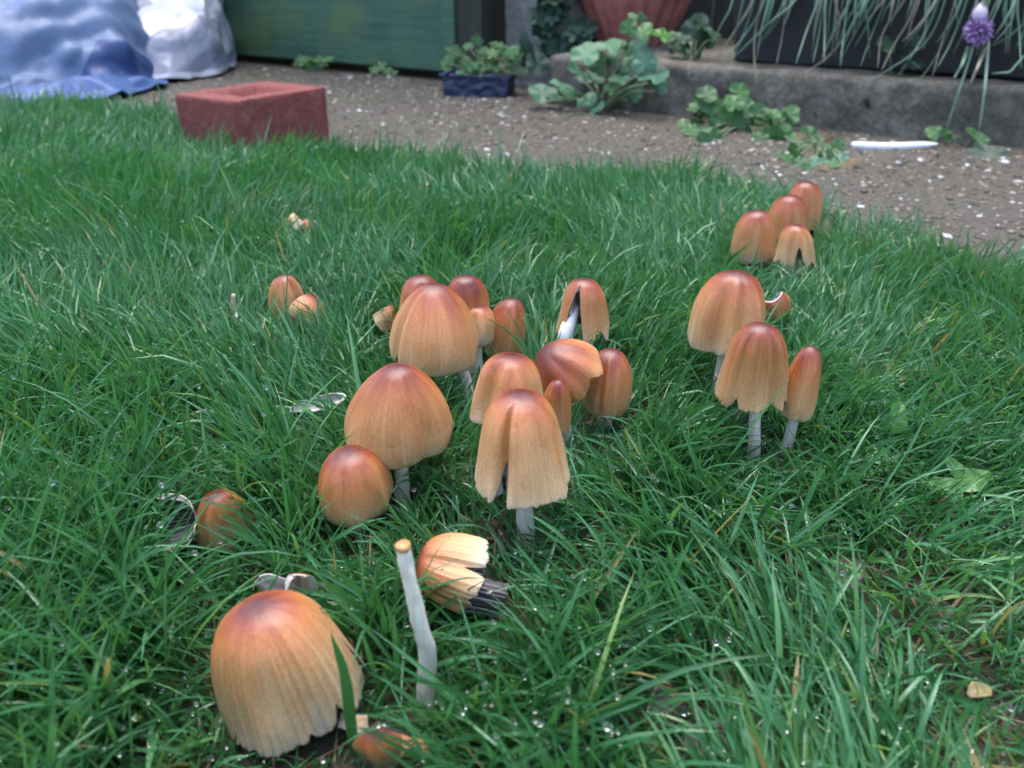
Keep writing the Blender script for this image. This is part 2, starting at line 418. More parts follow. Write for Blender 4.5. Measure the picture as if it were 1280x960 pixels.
# path: old exposed-aggregate concrete
nd, nn = 150, 26
dg = np.linspace(-2.6, 1.2, nd)
P = []
for d in dg:
    e = lawn_edge(d) - 0.06 + 0.03 * (vnoise(np.array([[d, 0.0]]), 9, 3)[0] - 0.5)
    P.append(np.stack([np.full(nn, d), np.linspace(e, 1.485, nn)], 1))
P = np.array(P).reshape(-1, 2)
V = P[:, :1] * DV + P[:, 1:] * NV
V[:, 2] = 0.004 + 0.006 * fbm(V[:, :2], 9, 2)
tag(link('path', mesh_np('path', V, grid_faces(nd, nn)[:, ::-1], True, mats=[MT['path']])), kind='structure')

def icosphere(level):
    t = (1 + 5 ** 0.5) / 2
    V = np.array([[-1, t, 0], [1, t, 0], [-1, -t, 0], [1, -t, 0], [0, -1, t], [0, 1, t], [0, -1, -t], [0, 1, -t], [t, 0, -1], [t, 0, 1], [-t, 0, -1], [-t, 0, 1]], float)
    F = [[0, 11, 5], [0, 5, 1], [0, 1, 7], [0, 7, 10], [0, 10, 11], [1, 5, 9], [5, 11, 4], [11, 10, 2], [10, 7, 6], [7, 1, 8], [3, 9, 4], [3, 4, 2], [3, 2, 6], [3, 6, 8], [3, 8, 9], [4, 9, 5], [2, 4, 11], [6, 2, 10], [8, 6, 7], [9, 8, 1]]
    V /= np.linalg.norm(V, axis=1)[:, None]
    for _ in range(level):
        V = list(V); c = {}; G = []
        def mid(a, b):
            k = (min(a, b), max(a, b))
            if k not in c:
                m = (np.array(V[a]) + np.array(V[b])); c[k] = len(V); V.append(m / np.linalg.norm(m))
            return c[k]
        for a, b, d in F:
            x, y, z = mid(a, b), mid(b, d), mid(d, a)
            G += [[a, x, z], [b, y, x], [d, z, y], [x, y, z]]
        V = np.array(V); F = G
    return np.array(V), np.array(F)

def scatter_spheres(name, P, S, tone, level, mat, jit=0.0):
    """P (n,3) centres, S (n,3) radii"""
    bv, bf = icosphere(level); n, k = len(P), len(bv)
    a = rng.uniform(0, 6.283, n); ca, sa = np.cos(a), np.sin(a)
    W = bv[None] * S[:, None]
    if jit: W = W * (1 + jit * (rng.random((n, k, 1)) - 0.5))
    X = np.stack([W[..., 0] * ca[:, None] - W[..., 1] * sa[:, None], W[..., 0] * sa[:, None] + W[..., 1] * ca[:, None], W[..., 2]], -1) + P[:, None]
    F = (bf[None] + (np.arange(n) * k)[:, None, None]).reshape(-1, 3)
    at = {'tone': np.repeat(tone, k)} if tone is not None else None
    return link(name, mesh_np(name, X.reshape(-1, 3), F, True, attrs=at, mats=[mat]))

n = 34000
d = rng.uniform(-1.7, 0.45, n); nn_ = rng.uniform(0.62, 1.48, n)
P2 = np.stack([d, nn_], 1)
keep = (nn_ > lawn_edge(d) - 0.03) & (rng.random(n) < 0.35 + 0.9 * vnoise(P2, 7, 31))
keep &= ~((nn_ > KERB_N - 0.01) & (d > -0.80))
d, nn_ = d[keep], nn_[keep]; n = len(d)
P = d[:, None] * DV + nn_[:, None] * NV
s = 0.0013 * np.exp(rng.normal(0.15, 0.55, n)); s = np.minimum(s, 0.0050)
P[:, 2] = 0.004 + 0.006 * fbm(P[:, :2], 9, 2) + s * 0.06
S = np.stack([s * rng.uniform(0.9, 1.6, n), s, s * rng.uniform(0.35, 0.6, n)], 1)
tag(scatter_spheres('path_gravel', P, S, rng.random(n) ** 1.7, 0, MT['chips'], 0.5), 'small pale and brown stone chips set in the concrete path', 'gravel', kind='stuff')

# ---- kerb: a long rough concrete block in front of the planting bed
def rough_block(L, Hh, W, res, amp, seed, hole=None, rnd=0.008):
    """block with x 0..L, y 0..W (front y=0), z 0..Hh; three visible faces meshed as one bent sheet"""
    prof = [(W, 0.0)] + [(W, Hh - rnd)] + [(W - rnd, Hh)]
    path = [(W, 0), (W, Hh), (0, Hh), (0, 0)]
    seg = []
    for (a, b) in zip(path[:-1], path[1:]):
        k = max(2, int(np.hypot(b[0] - a[0], b[1] - a[1]) / res))
        for i in range(k): seg.append((a[0] + (b[0] - a[0]) * i / k, a[1] + (b[1] - a[1]) * i / k))
    seg.append(path[-1]); seg = np.array(seg)
    for _ in range(2):
        seg[1:-1] = 0.25 * seg[:-2] + 0.5 * seg[1:-1] + 0.25 * seg[2:]
    nx = int(L / res); xs = np.linspace(0, L, nx)
    V = np.stack([np.repeat(xs, len(seg)), np.tile(seg[:, 0], nx), np.tile(seg[:, 1], nx)], 1)
    nz = fbm(V, 45, seed, 4) - 0.5; n2 = fbm(V, 8, seed + 9, 3) - 0.5
    mid = np.array([0, W / 2, Hh / 2]); dirv = (V - mid) * np.array([0, 1, 1]); dirv /= np.linalg.norm(dirv, axis=1)[:, None] + 1e-9
    V = V + dirv * (nz * amp + n2 * amp * 1.6)[:, None]
    if hole:
        q = np.hypot(V[:, 0] - hole[0], V[:, 2] - hole[1]); fr = V[:, 1] < W * 0.5
        V[:, 1] += np.where(fr, 0.022 * smooth01(1.35 - q / hole[2]), 0)
    m = len(seg)
    F = [grid_faces(nx, m)]
    c0, c1 = len(V), len(V) + 1
    V = np.vstack([V, [xs[0], W / 2, Hh / 2], [xs[-1], W / 2, Hh / 2]])
    k = np.arange(m - 1)
    F.append(np.c_[np.full(m - 1, c0), k, k + 1]); F.append(np.c_[np.full(m - 1, c1), (nx - 1) * m + k + 1, (nx - 1) * m + k])
    return V, F
KD0 = -0.795
g = at_n(1082, 133, KERB_N)
hole = (g @ DV - KD0, g[2], 0.0055)
KH = 0.083
V, F = rough_block(1.5, KH, 0.34, 0.0070, 0.013, 5, hole)
kerb = link('concrete_kerb', mesh_np('concrete_kerb', V, F, True, mats=[MT['kerb']]))
kerb.location = yard(KD0, KERB_N); kerb.rotation_euler = (0, 0, -YA)
tag(kerb, 'long rough grey concrete kerb with a small round hole in its front', 'kerb')

# ---- fence: green painted horizontal boards
f0, f1 = -2.75, -1.115
fence = thing('wooden_fence', yard((f0 + f1) / 2, FENCE_N), 'green painted wooden fence of horizontal boards behind the sacks', 'fence')
fence.rotation_euler = (0, 0, -YA)
half = (f1 - f0) / 2
def board(name, x0, x1, y0, y1, z0, z1, mat, parent, bow=0.0):
    o = link(name, mesh_np(name, *box_bm((-(x1 - x0) / 2, y0, 0), ((x1 - x0) / 2, y1, z1 - z0)), False, mats=[mat]), parent)
    o.location = ((x0 + x1) / 2, 0, z0)
    b = o.modifiers.new('edge', 'BEVEL'); b.width = 0.003; b.segments = 2
    return o
z = 0.022
for i in range(7):
    hgt = 0.142
    board('board', -half, half - 0.016, -0.006 * (i % 2), 0.020, z, z + hgt, MT['fence'], fence)
    z += hgt + 0.005
board('edge_batten', half - 0.0155, half + 0.016, -0.016, 0.03, 0.022, z - 0.005, MT['fence'], fence)
board('fence_post', half + 0.018, half + 0.078, -0.01, 0.05, 0.0, z + 0.03, MT['dark_wood'], fence)
board('fence_post', -half - 0.062, -half - 0.002, -0.01, 0.05, 0.0, z + 0.03, MT['dark_wood'], fence)
board('added_gap_blocker', -half, half, 0.061, 0.085, 0.0, 0.10, MT['dark_wood'], fence)  # added behind the boards to keep the gap beneath them dark
for zz in (0.25, 0.85):
    board('rail', -half, half, 0.021, 0.06, zz, zz + 0.05, MT['dark_wood'], fence)

# concrete pier beside the fence
V, F = rough_block(0.9, 0.17, 0.10, 0.012, 0.006, 21)
V = np.stack([V[:, 2], V[:, 1], V[:, 0]], 1)     # stand it up
pier = link('concrete_pier', mesh_np('concrete_pier', V, [f[:, ::-1] for f in F], True, mats=[MT['wall_concrete']]))
pier.location = yard(-1.03, FENCE_N + 0.06); pier.rotation_euler = (0, 0, -YA)
tag(pier, 'grey rendered concrete pier between the fence post and the ivy', 'pier')

# dark wooden fence behind the bed
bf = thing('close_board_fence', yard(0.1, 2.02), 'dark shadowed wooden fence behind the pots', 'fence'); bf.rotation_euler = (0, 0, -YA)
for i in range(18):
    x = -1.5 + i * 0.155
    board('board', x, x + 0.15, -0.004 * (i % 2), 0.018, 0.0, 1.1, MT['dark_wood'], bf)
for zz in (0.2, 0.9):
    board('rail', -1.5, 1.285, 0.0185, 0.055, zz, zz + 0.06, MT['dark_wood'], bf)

# ---- brick with a frog
def make_brick():
    L, W, H = 0.152, 0.112, 0.076
    fr, dep = 0.022, 0.013
    rings = [(L / 2, W / 2, 0), (L / 2, W / 2, H), (L / 2 - fr * 1.5, W / 2 - fr, H), (L / 2 - fr * 1.5 - 0.012, W / 2 - fr - 0.010, H - dep)]
    V = []
    for (a, b, z) in rings:
        V += [(-a, -b, z), (a, -b, z), (a, b, z), (-a, b, z)]
    F = [[0, 3, 2, 1]]
    for r in range(3):
        for k in range(4):
            F.append([r * 4 + k, r * 4 + (k + 1) % 4, r * 4 + 4 + (k + 1) % 4, r * 4 + 4 + k])
    F.append([12, 13, 14, 15])
    me = mesh_np('brick', np.array(V), np.array(F), True, mats=[MT['brick']])
    o = link('brick', me)
    b = o.modifiers.new('edge', 'BEVEL'); b.width = 0.003; b.segments = 2; b.limit_method = 'ANGLE'; b.angle_limit = R(25)
    s = o.modifiers.new('sub', 'SUBSURF'); s.subdivision_type = 'SIMPLE'; s.levels = s.render_levels = 4
    tx = bpy.data.textures.new('brick_wear', 'CLOUDS'); tx.noise_scale = 0.012; tx.noise_depth = 4
    dm = o.modifiers.new('wear', 'DISPLACE'); dm.texture = tx; dm.strength = 0.003; dm.mid_level = 0.5
    return o
brick = make_brick()
BA = R(57)
c = np.array([-0.326, 1.078]) + np.array([math.cos(BA), math.sin(BA)]) * 0.076 + np.array([-math.sin(BA), math.cos(BA)]) * 0.056
brick.location = (c[0], c[1], 0.004); brick.rotation_euler = (0, 0, BA)
tag(brick, 'red brick with a sunken frog lying at the lawn edge', 'brick')

# ---- plastic sacks
def sack(name, path_pts, depth_vec, mat, label, print_shade, seed, crump=0.02):
    """path_pts: list of rows; each row is a list of 3D points (front bottom .. top back); lofted, crumpled"""
    rows = np.array([catmull(r, 110) for r in path_pts])
    nr = 170
    G = np.stack([catmull(rows[:, j], nr) for j in range(rows.shape[1])], 1)
    V = G.reshape(-1, 3)
    du = np.gradient(G, axis=0); dv = np.gradient(G, axis=1); N = np.cross(du, dv); N /= np.linalg.norm(N, axis=2)[..., None] + 1e-9
    # folds: ridged noise
    a = vnoise(V, 9, seed); b = vnoise(V + 3.3, 21, seed + 3); c2 = vnoise(V, 48, seed + 4)
    rid = 0.5 * (1 - np.abs(2 * a - 1)) ** 2 + 0.10 * c2
    r1 = np.random.default_rng(seed)
    for q, amp in ((5.5, 0.55), (8.0, 0.45), (11.0, 0.32), (17.0, 0.22), (23.0, 0.15)):
        dv_ = r1.normal(0, 1, 3); dv_ /= np.linalg.norm(dv_)
        ph = V @ dv_ * q + r1.random() + 0.5 * a + 0.25 * b
        rid = rid + amp * (2 * np.abs((ph % 1.0) - 0.5) - 0.5)
    rid = rid + 0.45
    V = V + N.reshape(-1, 3) * ((rid - 0.7) * crump)[:, None]
    V[:, 2] = np.maximum(V[:, 2], 0.012 + 0.004 * c2)
    uv = np.stack(np.meshgrid(np.linspace(0, 1, nr), np.linspace(0, 1, 110), indexing='ij'), -1).reshape(-1, 2)
    o = link(name, mesh_np(name, V, grid_faces(nr, 110), True, attrs={'print': print_shade(uv, V)}, mats=[mat]))  # blue sack: navy print; white sack: painted front shade and a printed blob
    so = o.modifiers.new('film', 'SOLIDIFY'); so.thickness = 0.0015
    return tag(o, label, 'sack')

def G3(px, py, z=0.012): return ground(px, py, z)
# blue sack: rows run from left to right; each row goes up from the ground edge and back
def brow(x, ys, offs):
    """points at picture column x with heights and set-backs"""
    b = ground(x, ys)
    u = np.array([b[0], b[1], 0]); u /= np.linalg.norm(u)
    return [np.array([b[0], b[1], 0.012]) + u * o_[0] + np.array([0, 0, o_[1]]) for o_ in offs]
offs = [(0, 0), (0.05, 0.012), (0.10, 0.03), (0.13, 0.085), (0.20, 0.145), (0.34, 0.20), (0.52, 0.23), (0.75, 0.20), (0.85, 0.02)]
rows = [brow(-330, 150, offs), brow(-160, 152, [(a, b * 1.05) for a, b in offs]), brow(0, 143, offs), brow(70, 138, [(a, b * 1.0) for a, b in offs]),
        brow(130, 134, [(a, b * 0.93) for a, b in offs]), brow(165, 128, [(a * 0.9, b * 0.85) for a, b in offs]), brow(190, 120, [(a * 0.8, b * 0.5) for a, b in offs]), brow(212, 116, [(a * 0.7, b * 0.05) for a, b in offs])]
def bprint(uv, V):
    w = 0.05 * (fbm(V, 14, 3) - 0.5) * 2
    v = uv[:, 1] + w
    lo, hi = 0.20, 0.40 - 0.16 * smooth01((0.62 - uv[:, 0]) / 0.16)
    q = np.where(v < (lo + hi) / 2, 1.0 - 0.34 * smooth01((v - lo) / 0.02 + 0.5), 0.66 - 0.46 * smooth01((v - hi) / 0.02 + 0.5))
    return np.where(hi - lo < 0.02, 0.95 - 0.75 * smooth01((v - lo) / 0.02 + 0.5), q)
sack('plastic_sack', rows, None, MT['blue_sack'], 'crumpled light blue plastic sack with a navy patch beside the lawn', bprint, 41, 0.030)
offs = [(0, 0), (0.012, 0.03), (0.03, 0.075), (0.075, 0.10), (0.18, 0.135), (0.30, 0.16), (0.42, 0.12), (0.46, 0.0)]
rows = [brow(140, 106, [(a + 0.10, b * 0.3) for a, b in offs]), brow(156, 108, [(a + 0.03, b * 0.75) for a, b in offs]), brow(185, 110, [(a, b * 0.88) for a, b in offs]),
        brow(230, 108, [(a, b * 1.03) for a, b in offs]), brow(262, 104, [(a, b * 1.2) for a, b in offs]), brow(276, 101, [(a + 0.01, b * 1.25) for a, b in offs]), brow(288, 98, [(a + 0.09, b * 0.95) for a, b in offs]), brow(292, 95, [(a + 0.18, b * 0.2) for a, b in offs])]
def wprint_shade(uv, V):  # shade of the upright front put into grey colour; the blob is print
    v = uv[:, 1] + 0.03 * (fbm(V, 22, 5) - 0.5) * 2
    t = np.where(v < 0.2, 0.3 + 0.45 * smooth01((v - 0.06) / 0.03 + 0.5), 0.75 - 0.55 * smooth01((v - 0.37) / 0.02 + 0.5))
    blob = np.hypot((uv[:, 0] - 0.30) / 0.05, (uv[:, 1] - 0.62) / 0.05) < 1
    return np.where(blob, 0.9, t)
sack('plastic_sack', rows, None, MT['white_sack'], 'white plastic sack with grey shade coloured into its front face beside the green fence', wprint_shade, 77, 0.022)

# ---- terracotta pot, fluted
def lathe(prof, ns, flute=0, famp=0.0):
    pr = np.array(prof); ph = np.linspace(0, 2 * math.pi, ns, endpoint=False)
    r = pr[:, 0][:, None] * (1 + (famp * np.cos(flute * ph))[None] * (pr[:, 2][:, None] if pr.shape[1] > 2 else 1))
    V = np.stack([r * np.cos(ph), r * np.sin(ph), np.repeat(pr[:, 1][:, None], ns, 1)], -1).reshape(-1, 3)
    return V, grid_faces(len(pr), ns, True)
gp = at_n(792, 40, 1.62)
pr = [(0.001, 0.0, 0), (0.060, 0.0, 0), (0.066, 0.004, 0.6)]
for i in range(12):
    t = i / 11; pr.append((0.066 + 0.062 * math.sin(t * 1.35), 0.012 + 0.165 * t, 1))
pr += [(0.134, 0.183, 0.2), (0.140, 0.187, 0), (0.141, 0.210, 0), (0.134, 0.214, 0), (0.126, 0.208, 0), (0.122, 0.16, 0), (0.060, 0.02, 0), (0.001, 0.018, 0)]
pot = thing('plant_pot', (gp[0], gp[1], KH - 0.004), 'fluted pink terracotta pot standing behind the kerb', 'plant pot')
link('pot_body', mesh_np('pot_body', *lathe(pr, 160, 20, 0.035), True, mats=[MT['terracotta']]), pot)
V, F = lathe([(0.001, 0.19), (0.05, 0.192), (0.1235, 0.19)], 40)
V[:, 2] += 0.008 * (fbm(V, 60, 4) - 0.5)
link('potting_soil', mesh_np('potting_soil', V, F, True, mats=[MT['soil']]), pot)

# bed soil behind the kerb
nb = 40
P2 = np.stack(np.meshgrid(np.linspace(-0.80, 0.9, nb), np.linspace(KERB_N + 0.325, 2.0, nb), indexing='ij'), -1).reshape(-1, 2)
V = P2[:, :1] * DV + P2[:, 1:] * NV; V[:, 2] = 0.070 + 0.02 * (fbm(V, 25, 6) - 0.5)
tag(link('planting_bed_ground', mesh_np('planting_bed_ground', V, grid_faces(nb, nb)[:, ::-1], True, mats=[MT['soil']])), kind='structure')

# ---- dark planter trough
PLN = KERB_N + 0.055
pd0 = at_n(903, 70, PLN) @ DV
pl = thing('planter_trough', yard(pd0 + 0.36, PLN, KH + 0.002), 'dark navy plastic planter trough standing on the kerb', 'planter'); pl.rotation_euler = (0, 0, -YA)
def trough_mesh():
    W, Dp, H, t, tp = 0.36, 0.20, 0.17, 0.006, 0.014
    rings = [((-W + tp, tp), (W - tp, Dp - tp), 0), ((-W, 0), (W, Dp), H - 0.02), ((-W - 0.006, -0.006), (W + 0.006, Dp + 0.006), H - 0.019), ((-W - 0.006, -0.006), (W + 0.006, Dp + 0.006), H), ((-W + t, t), (W - t, Dp - t), H), ((-W + tp + t, tp + t), (W - tp - t, Dp - tp - t), 0.01)]
    V, F = [], [[0, 3, 2, 1]]
    for (a, b, z) in rings: V += [(a[0], a[1], z), (b[0], a[1], z), (b[0], b[1], z), (a[0], b[1], z)]
    for r in range(len(rings) - 1):
        for k in range(4): F.append([r * 4 + k, r * 4 + (k + 1) % 4, r * 4 + 4 + (k + 1) % 4, r * 4 + 4 + k])
    F.append([20, 21, 22, 23])
    return np.array(V, float), np.array(F)
o = link('trough', mesh_np('trough', *trough_mesh(), False, mats=[MT['planter']]), pl)
b = o.modifiers.new('edge', 'BEVEL'); b.width = 0.004; b.segments = 2; b.limit_method = 'ANGLE'
P2 = np.stack(np.meshgrid(np.linspace(-0.345, 0.345, 30), np.linspace(0.012, 0.188, 12), indexing='ij'), -1).reshape(-1, 2)
V = np.c_[P2, 0.145 + 0.02 * (fbm(P2, 40, 8) - 0.5)]
link('potting_soil', mesh_np('potting_soil', V, grid_faces(30, 12)[:, ::-1], True, mats=[MT['soil']]), pl)

# ================================================================== MUSHROOMS
PROF = {
    'egg':   [(0, 0), (.27, -.02), (.57, -.10), (.81, -.27), (.95, -.50), (1, -.74), (.97, -.91), (.88, -1)],
    'bell':  [(0, 0), (.25, -.02), (.51, -.095), (.70, -.25), (.82, -.49), (.92, -.76), (.99, -.95), (1, -1)],
    'cone':  [(0, 0), (.16, -.015), (.37, -.075), (.66, -.25), (.89, -.50), (1, -.76), (.98, -.91), (.90, -1)],
    'skirt': [(0, 0), (.24, -.02), (.50, -.08), (.72, -.21), (.87, -.42), (.96, -.67), (1, -.88), (1, -1)],
    'dome':  [(0, 0), (.32, -.03), (.60, -.11), (.82, -.28), (.95, -.52), (1, -.76), (.99, -.91), (.94, -1)],
}
def frame(axis, roll=0.0):
    ez = np.asarray(axis, float); ez /= np.linalg.norm(ez)
    ref = np.array([0, 1.0, 0]); ey = ref - ez * (ref @ ez)
    if np.linalg.norm(ey) < 1e-3: ey = np.array([0, 0, 1.0]) - ez * ez[2]
    ey /= np.linalg.norm(ey); ex = np.cross(ey, ez)
    return ex, ey, ez
class Cap:
    """bell-shaped shell; phi 0 faces the camera, positive to the right; u 0 apex .. 1 rim"""
    def __init__(s, prof='bell', seed=0, lobes=0.03, hem=0.03, folds=(), notches=(), thick=0.055, nphi=132, nu=30, phi=None, u0=0.0, flare=0.0, dents=(), ribs=(0, 0.0)):
        s.seed = seed; s.closed = phi is None; s.nphi, s.nu = nphi, nu
        ph = np.linspace(-math.pi, math.pi, nphi, endpoint=False) if s.closed else np.linspace(phi[0], phi[1], nphi)
        s.ph = ph
        r0 = np.random.default_rng(seed)
        k1, k2, k3 = r0.uniform(0, 6.28, 3)
        lob = 1.6 * lobes * (np.cos(2 * ph + k1) + 0.7 * np.cos(3 * ph + k2) + 0.5 * np.cos(7 * ph + k3))
        circ = np.stack([np.cos(ph), np.sin(ph), np.full_like(ph, seed * 1.7)], 1)
        umax = 1 - hem * (vnoise(circ, 2.2, seed) + 0.8 * vnoise(circ, 6, seed + 1) + 0.6 * vnoise(circ, 15, seed + 2) + 0.35 * vnoise(circ, 34, seed + 3)) / 1.0
        for (p0, w, dep) in notches:
            dd = np.abs((ph - p0 + math.pi) % (2 * math.pi) - math.pi) / w
            umax = umax - dep * np.clip(1 - dd, 0, 1) ** 0.7
        s.umax = np.maximum(umax, 0.06)
        s.folds, s.dents, s.ribs = folds, dents, ribs
        s.shx, s.shy = r0.normal(0, 0.07, 2)
        s.prof = catmull(PROF[prof], 200); s.lob = lob; s.u0 = u0; s.flare = flare; s.thick = thick
    def surf(s, u, ph, lob, inset=0.0, R_=1.0, H_=1.0):
        x = np.clip(u, 0, 1) * 199; k = np.minimum(x.astype(int), 198); f = x - k
        r = s.prof[k, 0] * (1 - f) + s.prof[k + 1, 0] * f; z = s.prof[k, 1] * (1 - f) + s.prof[k + 1, 1] * f
        g = smooth01(u * 1.25)
        m = 1 + lob * g + s.flare * u ** 4
        for (p0, w, dep) in s.folds:
            dd = ((ph - p0 + math.pi) % (2 * math.pi) - math.pi) / w
            m = m - dep * np.exp(-dd ** 2) * smooth01((u - 0.10) / 0.35) + 0.35 * dep * np.exp(-((np.abs(dd) - 1.9) / 0.9) ** 2) * smooth01((u - 0.1) / 0.4)
        q3 = np.stack([np.cos(ph) * 1.5, np.sin(ph) * 1.5, u * 2.2 + s.seed], -1).reshape(-1, 3)
        m = m + (0.15 * (vnoise(q3, 1.0, s.seed) - 0.5) + 0.06 * (vnoise(q3, 2.6, s.seed + 7) - 0.5)).reshape(np.shape(u)) * g
        if s.ribs[0]:
            w_ = 0.6 + 0.8 * vnoise(np.stack([np.cos(ph) * 3, np.sin(ph) * 3, 0 * ph], -1).reshape(-1, 3), 1.0, s.seed + 31).reshape(np.shape(u))
            m = m + s.ribs[1] * w_ * (1 - 2 * np.abs(np.sin(0.5 * s.ribs[0] * ph + 1.5 * np.sin(2 * ph)))) * smooth01((u - 0.18) / 0.4)
        r = np.maximum(r * m - inset, 0.0)
        return r * R_, z * H_ - inset * 0.5 * H_ * (1 - u)
    def build(s, R_, H_):
        s.R, s.H = R_, H_
        t = np.linspace(s.u0, 1, s.nu)[:, None]
        u = s.u0 + (t - s.u0) / (1 - s.u0 + 1e-9) * (s.umax[None] - s.u0)
        u = np.maximum(u, 0.0)
        ph = np.broadcast_to(s.ph[None], u.shape); lob = np.broadcast_to(s.lob[None], u.shape)
        parts = []
        for ins in (0.0, s.thick):
            tp = ins * (1 - 0.6 * t ** 3)
            r, z = s.surf(u, ph, lob, tp if ins else 0.0, R_, H_)
            parts.append(np.stack([r * np.sin(ph) - s.shx * z * (1 + z / H_ * 0.5), -r * np.cos(ph) - s.shy * z * (1 + z / H_ * 0.5), z], -1).reshape(-1, 3))
        nv = s.nphi; m = len(parts[0])
        V = np.vstack(parts)
        F0 = grid_faces(s.nu, nv, s.closed)
        F1 = F0[:, ::-1] + m
        j = np.arange(nv if s.closed else nv - 1); a = (s.nu - 1) * nv
        rim = np.stack([a + j, a + (j + 1) % nv, m + a + (j + 1) % nv, m + a + j], 1)
        F = [F0, F1, rim]; mi = [np.zeros(len(F0)), np.ones(len(F1)), np.ones(len(rim))]
        if not s.closed:
            i = np.arange(s.nu - 1) * nv
            e0 = np.stack([i, i + nv, m + i + nv, m + i], 1); e1 = np.stack([i + nv - 1, m + i + nv - 1, m + i + 2 * nv - 1, i + 2 * nv - 1], 1)
            F += [e0, e1]; mi += [np.ones(len(e0)), np.ones(len(e1))]
            if s.u0 > 0.01:
                top = np.stack([j, m + j, m + j + 1, j + 1], 1); F.append(top); mi.append(np.ones(len(top)))
        at = np.stack([np.cos(ph), np.sin(ph), u], -1).reshape(-1, 3)
        s.V, s.F, s.mi, s.at = V, F, np.concatenate(mi), np.vstack([at, at])
        return V
    def gills(s, n, depth=0.34, ext=0.0, gend=None, dark=0.2, us=0.22, nseg=7, seed=0):
        r0 = np.random.default_rng(seed + 5)
        lo, hi = (-math.pi, math.pi) if s.closed else (s.ph[0], s.ph[-1])
        g = np.linspace(lo, hi, n, endpoint=not s.closed) + r0.normal(0, 0.25 * (hi - lo) / n, n)
        cols, tn = [], []
        for q in g:
            um = float(np.interp(q, s.ph, s.umax)); um = um * 0.985 + ext * (0.85 + 0.3 * r0.random())
            if gend and gend[0] < q < gend[1]: um = gend[2] * (0.985 + 0.03 * r0.random())
            u = np.linspace(max(us, s.u0), max(um, us + 0.1), nseg)
            lobv = float(np.interp(q, s.ph, s.lob)); st = (hi - lo) / n * 0.5
            for side in (0, 1):
                ph = np.full(nseg, q + side * st)
                r, z = s.surf(np.minimum(u, 1.0), ph, np.full(nseg, lobv), s.thick * 0.85, s.R, s.H)
                z = z - np.maximum(u - 1.0, 0) * s.H
                if side: r = np.maximum(r - depth * s.R * np.sin(np.linspace(0.5, 2.6, nseg)) * r0.uniform(0.7, 1.05), 0.08 * s.R)
                cols.append(np.stack([r * np.sin(ph) - s.shx * z * (1 + z / s.H * 0.5), -r * np.cos(ph) - s.shy * z * (1 + z / s.H * 0.5), z], -1))
                tn.append(np.full(nseg, np.clip((dark + 0.55 + 0.45 * r0.random()) if side else dark + 0.6 * r0.random() ** 2, 0, 1)))
        C = np.array(cols); m = len(C)
        return C.reshape(-1, 3), grid_faces(m, nseg) if not s.closed else np.vstack([grid_faces(m, nseg), np.stack([(m - 1) * nseg + np.arange(nseg - 1), np.arange(nseg - 1), np.arange(1, nseg), (m - 1) * nseg + np.arange(1, nseg)], 1)]), np.concatenate(tn)

CAPS = []          # (centre, axis, R, H) kept free of grass
STEMS = []
def place_cap(cap, bbox, axis, y, R0, H0, uni=False, iters=14):
    ex, ey, ez = frame(axis)
    B = np.stack([ex, ey, ez], 0)
    x0, y0, x1, y1 = bbox
    o = at_y((x0 + x1) / 2, (y0 + y1) / 2, y)
    R_, H_ = R0, H0
    for _ in range(iters):
        W = cap.build(R_, H_) @ B + o
        px, py = project(W)
        bw, bh = px.max() - px.min(), py.max() - py.min()
        if uni:
            k = math.sqrt((x1 - x0) * (y1 - y0) / (bw * bh)); R_ *= k; H_ *= k
        else:
            R_ *= (x1 - x0) / bw; H_ *= float(np.clip((y1 - y0) / bh, 0.8, 1.25)) ** 0.9
        cxx, cyy = (px.max() + px.min()) / 2, (py.max() + py.min()) / 2
        d = np.linalg.norm(o - CAM)
        o = o + np.array([1, 0, 0]) * ((x0 + x1) / 2 - cxx) / FPX * d * 0.95
        up = np.array([0, math.sin(_p), math.cos(_p)])
        # slide within the vertical plane of the stem base
        o = o + np.array([0, 0, 1.0]) * (cyy - (y0 + y1) / 2) / FPX * d * 1.0
    cap.build(R_, H_)
    return o, B, R_, H_
def axis_of(lean, toward):
    a, b = R(lean), R(toward)
    v = np.array([math.sin(a), -math.sin(b), math.cos(a) * math.cos(b)]); return v / np.linalg.norm(v)

